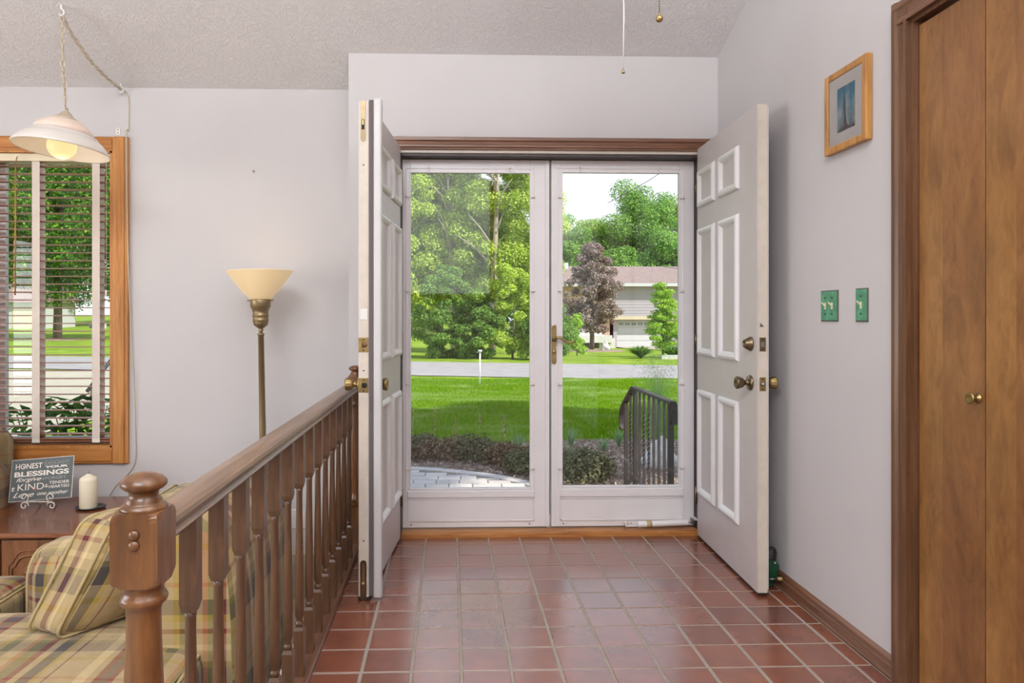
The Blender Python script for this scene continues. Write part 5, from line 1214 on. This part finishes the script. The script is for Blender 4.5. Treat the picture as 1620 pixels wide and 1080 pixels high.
# low shrubs along the patio
G = 'low shrubs along the patio'
shr = [(-.95, 7.72, .42, .27, 'leaf_shrub', 'dull green low shrub at the left end of the bed'), (-.50, 7.72, .40, .30, 'leaf_shrub', 'mossy brown-green shrub left of the white pole'), (-.10, 7.65, .40, .27, 'leaf_bronze', 'bronze-tinged shrub below the white pole'),
       (.28, 7.52, .36, .28, 'leaf_shrub', 'mossy shrub right of the white pole'), (.62, 7.30, .30, .20, 'leaf_bronze', 'reddish low shrub at the right of the left pane'), (.83, 6.88, .30, .26, 'leaf_shrub', 'green shrub at the curved edge of the patio'),
       (1.28, 6.60, .34, .27, 'leaf_shrub', 'rounded mossy shrub low in the right pane'), (1.05, 7.05, .26, .18, 'leaf_shrub', 'small shrub behind the storm door stiles')]
for (x, y, r_, h, m_, lb) in shr:
    h *= .78; s_ = thing('shrub', lb, 'shrub', (x, y, -.385), group=G)
    m = MB()
    for k in range(5):
        a = rng.uniform(0, 2 * pi); m.tube([(0, 0, 0), (r_ * .4 * cos(a), r_ * .4 * sin(a), h * .4), (r_ * .7 * cos(a), r_ * .7 * sin(a), h * .7)], [.008, .005, .003], 5)
    m.build('stems', 'bark2', s_)
    c_, q_ = clumps((0, 0, h * .42), (r_ * .75, r_ * .6, h * .42), 22, .12); crown(c_, q_, 4200, .019, m_, s_, squash=.8)
# dry seed stalks and leafy sprouts
SL = ['thin dry seed stalk at the left edge of the left pane', 'faint seed stalk second from the left in the bed', 'seed stalk left of the white pole', 'tall seed stalk straight below the white pole', 'seed stalk right of the white pole', 'seed stalk beside the arching tuft']
for i, x in enumerate((-.98, -.42, -.18, .05, .32, .60)):
    s_ = thing('seed_stalk', SL[i], 'stalk', (x * 1.02, 7.95, -.39), group='seed stalks in the bed'); hh_ = rng.uniform(.42, .60)
    MB().tube([(0, 0, 0), (.01, 0, hh_ * .6), (.015, 0, hh_)], [.003, .0025, .0015], 5).build('stalk', 'tanrub', s_)
    P_ = np.stack([rng.normal(size=26) * .010 + .012, rng.normal(size=26) * .01, rng.uniform(hh_ * .45, hh_, 26)], 1); quads('seeds', P_, rng.normal(size=(26, 3)), .012, 'chip', s_, .6, 'stuff')
def blades(name, label, x, y, n, h, spread, m, w=.006, group=None, z=-.385, cat_='plant', droop=.5):
    s_ = thing(name, label, cat_, (x, y, z), group=group); mb = MB()
    for k in range(n):
        a = rng.uniform(0, 2 * pi); L_ = h * rng.uniform(.6, 1.1); sp_ = spread * rng.uniform(.2, 1); ca, sa = cos(a), sin(a); px_, py_ = -sa * w, ca * w
        p = [(ca * sp_ * f ** 1.5, sa * sp_ * f ** 1.5, L_ * (f - droop * .5 * f ** 3 * (sp_ / max(spread, .01)))) for f in (0, .35, .7, 1)]
        vs = []
        for j, (u, v, t_) in enumerate(p):
            q_ = [1, .9, .6, .05][j]; vs += [(u - px_ * q_, v - py_ * q_, t_), (u + px_ * q_, v + py_ * q_, t_)]
        mb.raw(vs, [(0, 1, 3, 2), (2, 3, 5, 4), (4, 5, 7, 6)])
    tag(mb.build('blades', m, s_), kind='stuff'); return s_
G = 'grassy tufts in the bed'
for (x, y, n_, h, lb) in ((.78, 7.95, 34, .26, 'arching blue-green tuft at the right of the left pane'), (1.42, 8.15, 40, .30, 'upright green tuft left of the iron railing'), (1.15, 7.75, 26, .22, 'small tuft of green blades at the left of the right pane'), (2.0, 8.2, 36, .26, 'green tuft just behind the iron railing'), (1.75, 7.9, 22, .2, 'short tuft in the mulch beside the railing'), (1.28, 7.5, 18, .2, 'sparse sprouts above the rounded shrub'), (3.0, 8.2, 26, .24, 'green tuft behind the grey stone')):
    blades('grass_tuft', lb, x, y, n_ * 2, h, .20, 'leaf_bluegrass', .004, G)
tp = blades('feathery_plant', 'tall airy asparagus-like plant rising behind the iron railing', 2.42, 8.05, 46, .95, .16, 'leaf_bluegrass', .005, droop=.1)
q_ = 4200; zz = rng.uniform(.15, 1.12, q_); Pq = np.stack([rng.normal(size=q_) * (.03 + .09 * np.clip(zz, 0, 1)), rng.normal(size=q_) * .08, zz], 1); quads('fronds', Pq, rng.normal(size=(q_, 3)), .016, 'leaf_bluegrass', tp, .10, 'stuff')
# pale stone
def rock(name, label, x, y, z, s3, m, seed=0, cat_='stone'):
    bm = bmesh.new(); bmesh.ops.create_icosphere(bm, subdivisions=4, radius=1); rn = random.Random(seed); ph = [rn.uniform(0, 6) for _ in range(6)]
    for v in bm.verts:
        c = v.co.copy(); f = 1 + .12 * sin(c.x * 3 + ph[0]) * sin(c.y * 4 + ph[1]) + .07 * sin(c.z * 7 + ph[2] + c.x * 3) + .04 * sin(c.x * 13 + ph[3]) * sin(c.z * 11)
        tp_ = 1 - .50 * max(0, c.z) ; v.co = Vector((c.x * f * tp_ * s3[0], c.y * f * tp_ * s3[1], max(c.z, -.5) * f * s3[2]))
    me = bpy.data.meshes.new(name); bm.to_mesh(me); bm.free(); me.materials.append(M[m])
    o = bpy.data.objects.new(name, me); C.objects.link(o); o.location = (x, y, z); tag(o, label, cat_); return o
rock('garden_stone', 'pale grey pointed stone in the mulch behind the iron railing', 2.16, 7.1, -.31, (.19, .13, .24), 'stone', 5)
# white pole in the lawn
wp = thing('rain_gauge', 'thin white pole with small rain gauge top standing in the lawn', 'pole', (.66, 15.55, -.4))
MB().tube([(0, 0, -.05), (.01, 0, .78)], .018, 10).build('pole', 'galv', wp)
MB().lathe([(.02, 0), (.045, .05), (.045, .07), (.0, .07)], (.01, 0, .76), 14).tube([(-.07, 0, .77), (.01, 0, .80)], .008, 6).build('gauge_cup', 'galv', wp)

# wrought iron porch railing (beyond the right storm door)
ir = thing('iron_railing', 'black wrought iron porch railing seen through the right storm door', 'railing', (1.376, 0, 0))
def flat_bar(pts, w, h, mb):      # rectangular section swept in the y-z plane
    for (a, b) in zip(pts, pts[1:]):
        a = Vector(a); b = Vector(b); d = (b - a).normalized(); nrm = Vector((0, -d.z, d.y)) * h / 2; x_ = Vector((w / 2, 0, 0)); a = a - d * .003; b = b + d * .003
        mb.raw([a - x_ - nrm, a + x_ - nrm, a + x_ + nrm, a - x_ + nrm, b - x_ - nrm, b + x_ - nrm, b + x_ + nrm, b - x_ + nrm],
               [(0, 3, 2, 1), (4, 5, 6, 7), (0, 1, 5, 4), (1, 2, 6, 5), (2, 3, 7, 6), (3, 0, 4, 7)])
m = MB(); flat_bar([(0, 4.25, .628), (0, 5.18, .632), (0, 5.46, .47), (0, 5.52, .42)], .042, .018, m); m.build('handrail', 'iron', ir)
m = MB(); flat_bar(cat([(0, 4.26, .628), (0, 4.225, .600), (0, 4.215, .55), (0, 4.235, .51), (0, 4.255, .505)], 4), .036, .022, m); m.build('scroll', 'iron', ir)
m = MB(); flat_bar(cat([(0, 5.51, .43), (0, 5.545, .38), (0, 5.55, .31), (0, 5.53, .27), (0, 5.50, .28)], 4), .036, .02, m); m.build('scroll', 'iron', ir)
m = MB(); flat_bar([(0, 4.29, -.035), (0, 5.15, -.035), (0, 5.42, -.16)], .030, .014, m); m.build('bottom_rail', 'iron', ir)
for yb, w_, zt, zb_ in ((4.30, .034, .62, -.13), (5.13, .032, .62, -.13), (5.40, .030, .49, -.27)):
    MB().box(-w_ / 2, w_ / 2, yb - w_ / 2, yb + w_ / 2, zb_, zt).build('post', 'iron', ir, .003)
for k, yb in enumerate((4.426, 4.545, 4.66, 4.775, 4.895, 5.01, 5.265)):
    b = MB(); tw = k in (3, 4, 6)
    if not tw: b.box(-.0075, .0075, yb - .0075, yb + .0075, -.035 if yb < 5.2 else -.09, .625 if yb < 5.2 else .585)
    else:
        lay = []; N_ = 40; zt = .625 if yb < 5.2 else .57; z0_ = -.035 if yb < 5.2 else -.09
        for j in range(N_ + 1):
            t_ = j / N_; a = 6 * pi * max(0, min(1, (t_ - .2) / .6)); lay += [(.011 * cos(a + q * pi / 2 + pi / 4), yb + .011 * sin(a + q * pi / 2 + pi / 4), z0_ + (zt - z0_) * t_) for q in range(4)]
        fs_ = [(j * 4 + q, j * 4 + (q + 1) % 4, j * 4 + 4 + (q + 1) % 4, j * 4 + 4 + q) for j in range(N_) for q in range(4)]
        b.raw(lay, fs_)
    b.build('bar', 'iron', ir)

# ------------------------------------------------------------------ house across the road
ho = thing('house', 'two-storey house with pale siding, brick entry and white garage across the road', 'house', (0, 58, 0))
gd = -1.32
MB().box(7.7, 13.7, 0, 9, -1.6, 3.92).build('brick_wall', 'brick', ho)
for k in range(11):
    z0 = 1.25 + k * .245; MB().prism([(-.62, z0), (-.60, z0 + .245), (-.4, z0 + .245), (-.4, z0)], 'x', 13.55, 20.0).build('siding_board', 'sidingm', ho)
MB().box(13.7, 20.0, -.4, 9, 1.22, 3.92).build('upper_wall', 'sidingm', ho); MB().box(13.6, 20.0, -.63, 9, .98, 1.25).build('band_board', 'beige', ho)
MB().box(13.4, 14.0, 0, 9, -1.7, 1.0).box(17.9, 20.0, 0, 9, -1.7, 1.0).box(14.0, 17.9, 0, 9, .86, 1.0).box(14.0, 17.9, .5, 9, -1.6, .9).build('lower_wall', 'sidingm', ho)
g_ = MB().box(14.0, 17.9, .18, .26, gd, .86).build('garage_door', 'farwhite', ho)
for k in range(7):
    x = 14.22 + k * .54; MB().box(x, x + .36, .14, .17, .50, .70).build('window_lite', 'fargrey', g_); MB().box(x + .165, x + .195, .12, .14, .50, .70).box(x, x + .36, .12, .14, .59, .61).build('muntin', 'farwhite', g_)
for k in range(1, 4): MB().box(14.0, 17.9, .165, .18, gd + k * .54, gd + k * .54 + .02).build('seam', 'sidingm', g_)
# entry door with sidelight
MB().box(9.55, 11.6, -.10, .0, -.05, 2.22).build('entry_frame', 'farwhite', ho); MB().box(9.75, 10.05, -.13, -.09, .5, 2.0).build('sidelight', 'fargrey', ho)
MB().box(10.25, 11.15, -.16, -.10, .0, 2.1).build('entry_door', 'farwhite', ho); MB().box(10.45, 10.98, -.18, -.15, .9, 1.95).build('door_pane', 'fargrey', ho)
MB().box(9.2, 12.6, -1.3, 0, -.9, -.10).build('stoop', 'stone', ho); MB().box(9.4, 13.2, -1.8, -1.3, -.9, -.30).build('stoop_step', 'stone', ho)
MB().box(12.2, 13.5, -1.5, -.3, -1.5, -.55).build('retaining_wall', 'stone', ho)
for (x0, x1, z0, z1) in ((12.7, 13.62, 2.7, 3.62), (17.6, 18.5, 2.75, 3.6)):
    yf = -.68 if x0 > 13 else -.06
    f = MB().box(x0 - .08, x1 + .08, yf, yf + .1, z0 - .08, z1 + .08).build('window', 'beige', ho); MB().box(x0, x1, yf - .02, yf + .02, z0, z1).build('pane', 'fargrey', f)
MB().prism([(-1.2, 3.86), (4.2, 5.62), (9.8, 3.86), (9.8, 3.98), (4.2, 5.76), (-1.2, 3.98)], 'x', 7.3, 20.5).build('roof', 'shingle', ho)
MB().prism([(0, 3.9), (4.2, 5.6), (9, 3.9)], 'x', 7.75, 20.0).build('gable', 'sidingm', ho)
MB().box(7.3, 20.5, -1.32, -1.18, 3.72, 3.97).build('gutter', 'farwhite', ho); MB().box(7.5, 20.4, -1.18, 0, 3.74, 3.80).build('soffit', 'beige', ho)
MB().box(10.1, 10.45, 3.2, 3.6, 5.3, 6.0).build('vent_pipe', 'farwhite', ho)
dv = MB(); xs2 = np.linspace(0, 1, 12); vs = []
for t_ in xs2:
    y = 58.2 - 30 * t_; a = 14.0 + 2.5 * t_ ** 2 * 1.6; b = 18.2 + 3.6 * t_; vs += [(a, y, max(gz(a, y), -1.345) + .03 + 0 * t_), (b, y, max(gz(b, y), -1.345) + .03)]
dv.raw(vs, [(2 * i, 2 * i + 1, 2 * i + 3, 2 * i + 2) for i in range(11)]); tag(dv.build('driveway_across', 'concrete'), 'pale driveway leading to the white garage', kind='structure')
# purple-leaved tree and lime sapling in front of the house
pt = thing('purple_tree', 'purple-leaved ornamental tree in the lawn across the road', 'tree', (8.92, 43.5, gz(8.92, 43.5)))
MB().tube([(0, 0, -.2), (.02, 0, 2.2), (.05, 0, 6.2)], [.16, .12, .03], 10).build('trunk', 'bark2', pt)
m = MB()
for k in range(12): a = k * 2.4; z_ = 1.5 + k * .35; m.tube([(0, 0, z_), (cos(a) * (1.6 - k * .1), sin(a) * (1.6 - k * .1), z_ + .9)], [.05, .01], 5)
m.build('branches', 'bark2', pt)
c_ = []; r_ = []
for k in range(190):
    z_ = 1.35 + 5.3 * rng.uniform(0, 1) ** 1.1; R_ = 1.9 * (np.sin(np.clip((z_ - 1.1) / 5.7, 0, 1) ** .62 * pi) ** .7) * rng.uniform(.3, 1); a = rng.uniform(0, 2 * pi); c_.append((R_ * cos(a), R_ * sin(a), z_)); r_.append(rng.uniform(.18, .36))
crown(c_, r_, 32000, .065, 'leaf_purple', pt)
mr = MB().lathe([(0, .0), (1.9, 0), (1.7, .10), (0, .16)], (9.1, 43.2, gz(9.1, 43.5) - .02), 28); tag(mr.build('mulch_ring', 'mulch'), 'oval mulch ring around the purple tree', 'mulch ring')
rock('boulder', 'small pale boulder at the foot of the purple tree', 9.6, 42.7, gz(9.6, 42.7) + .25, (.28, .25, .42), 'stone', 9, 'boulder')
lt = thing('lime_tree', 'young lime-green maple in front of the garage across the road', 'tree', (9.35, 30.3, gz(9.35, 30.3)))
MB().tube([(0, 0, -.1), (.03, 0, 1.5), (.06, 0, 2.9)], [.05, .035, .01], 8).build('trunk', 'bark2', lt)
c_ = []; r_ = []
for tier, (z_, R_, kk) in enumerate(((.62, .72, 14), (.95, 1.05, 24), (1.30, 1.0, 24), (1.62, .78, 16), (1.95, .62, 16), (2.35, .55, 16), (2.70, .45, 14), (2.98, .30, 7))):
    for k in range(kk): a = rng.uniform(0, 2 * pi); q_ = R_ * rng.uniform(.2, 1); c_.append((q_ * cos(a), q_ * sin(a), z_ + rng.uniform(-.22, .22))); r_.append(rng.uniform(.13, .24))
crown(c_, r_, 15000, .045, 'leaf_lime', lt, squash=.5)
m = MB()
for k in range(9): a = k * 2.4; z_ = .5 + k * .26; m.tube([(.02, 0, z_), (cos(a) * .7, sin(a) * .7, z_ + .25)], [.02, .005], 5)
m.build('branches', 'bark2', lt)
for i, (x, y, rx) in enumerate([(7.9, 28.6, .8), (9.2, 28.5, .9), (10.4, 28.4, .8)]):
    s_ = blades('hosta_clump', ['bushy daylily clump left under the lime tree', 'bushy daylily clump below the lime trunk', 'bushy daylily clump right of the lime trunk'][i], x, y, 420, .55, .8, 'leaf_maple' if i != 2 else 'leaf_lime', .03, 'daylilies across the road', gz(x, y))
tag(MB().box(8.4, 12.0, 27.35, 27.55, gz(9, 27.4) - .1, gz(9, 27.4) + .16).build('border_edging', 'stone'), 'low stone edging before the daylilies', 'edging')
s_ = thing('bush', 'sparse yellow-green shrub beside the brass lever view', 'bush', (6.05, 33, gz(6.05, 33))); MB().tube([(0, 0, 0), (0, 0, 1.2)], [.03, .01], 5).build('stem', 'bark2', s_)
c_, r_ = clumps((0, 0, 1.0), (.45, .4, .9), 16, .22); crown(c_, r_, 1800, .07, 'leaf_lime', s_)
# overhead wire
wi = thing('utility_pole', 'utility pole whose thin wire crosses above the woodland', 'utility pole', (21.5, 60.5, gz(21.5, 60.5)))
MB().lathe([(.16, 0), (.11, 17.6), (0, 17.7)], seg=12).box(-1.1, 1.1, -.08, .08, 16.6, 16.8).build('pole', 'bark2', wi)
MB().tube([(0, 0, 17.4), (-3.4, 2, 15.1), (-6.8, 4, 13.3)], .03, 5).build('overhead_wire', 'rubber', wi)
# shade trees that stand beside the house, right of the view
for i, (x, y, h, rr) in enumerate([(4.9, 5.1, 8.2, 2.1), (7.0, 5.5, 8.6, 2.1), (9.4, 4.9, 8.4, 2.2), (3.7, 2.4, 9.2, 1.7)]):
    tree('shade_tree', ['shade tree beside the porch, outside the right door jamb', 'middle shade tree of the row right of the porch', 'shade tree farthest right of the porch', 'slim shade tree close to the right corner of the house'][i], x, y, h, (rr, rr, 1.9), h - 1.9, 54, .72, (22000, 22000, 22000, 7000)[i], .10, 'leaf_maple', .16, 'bark2', 'shade trees beside the house', 0, branches=6, seed=70 + i)
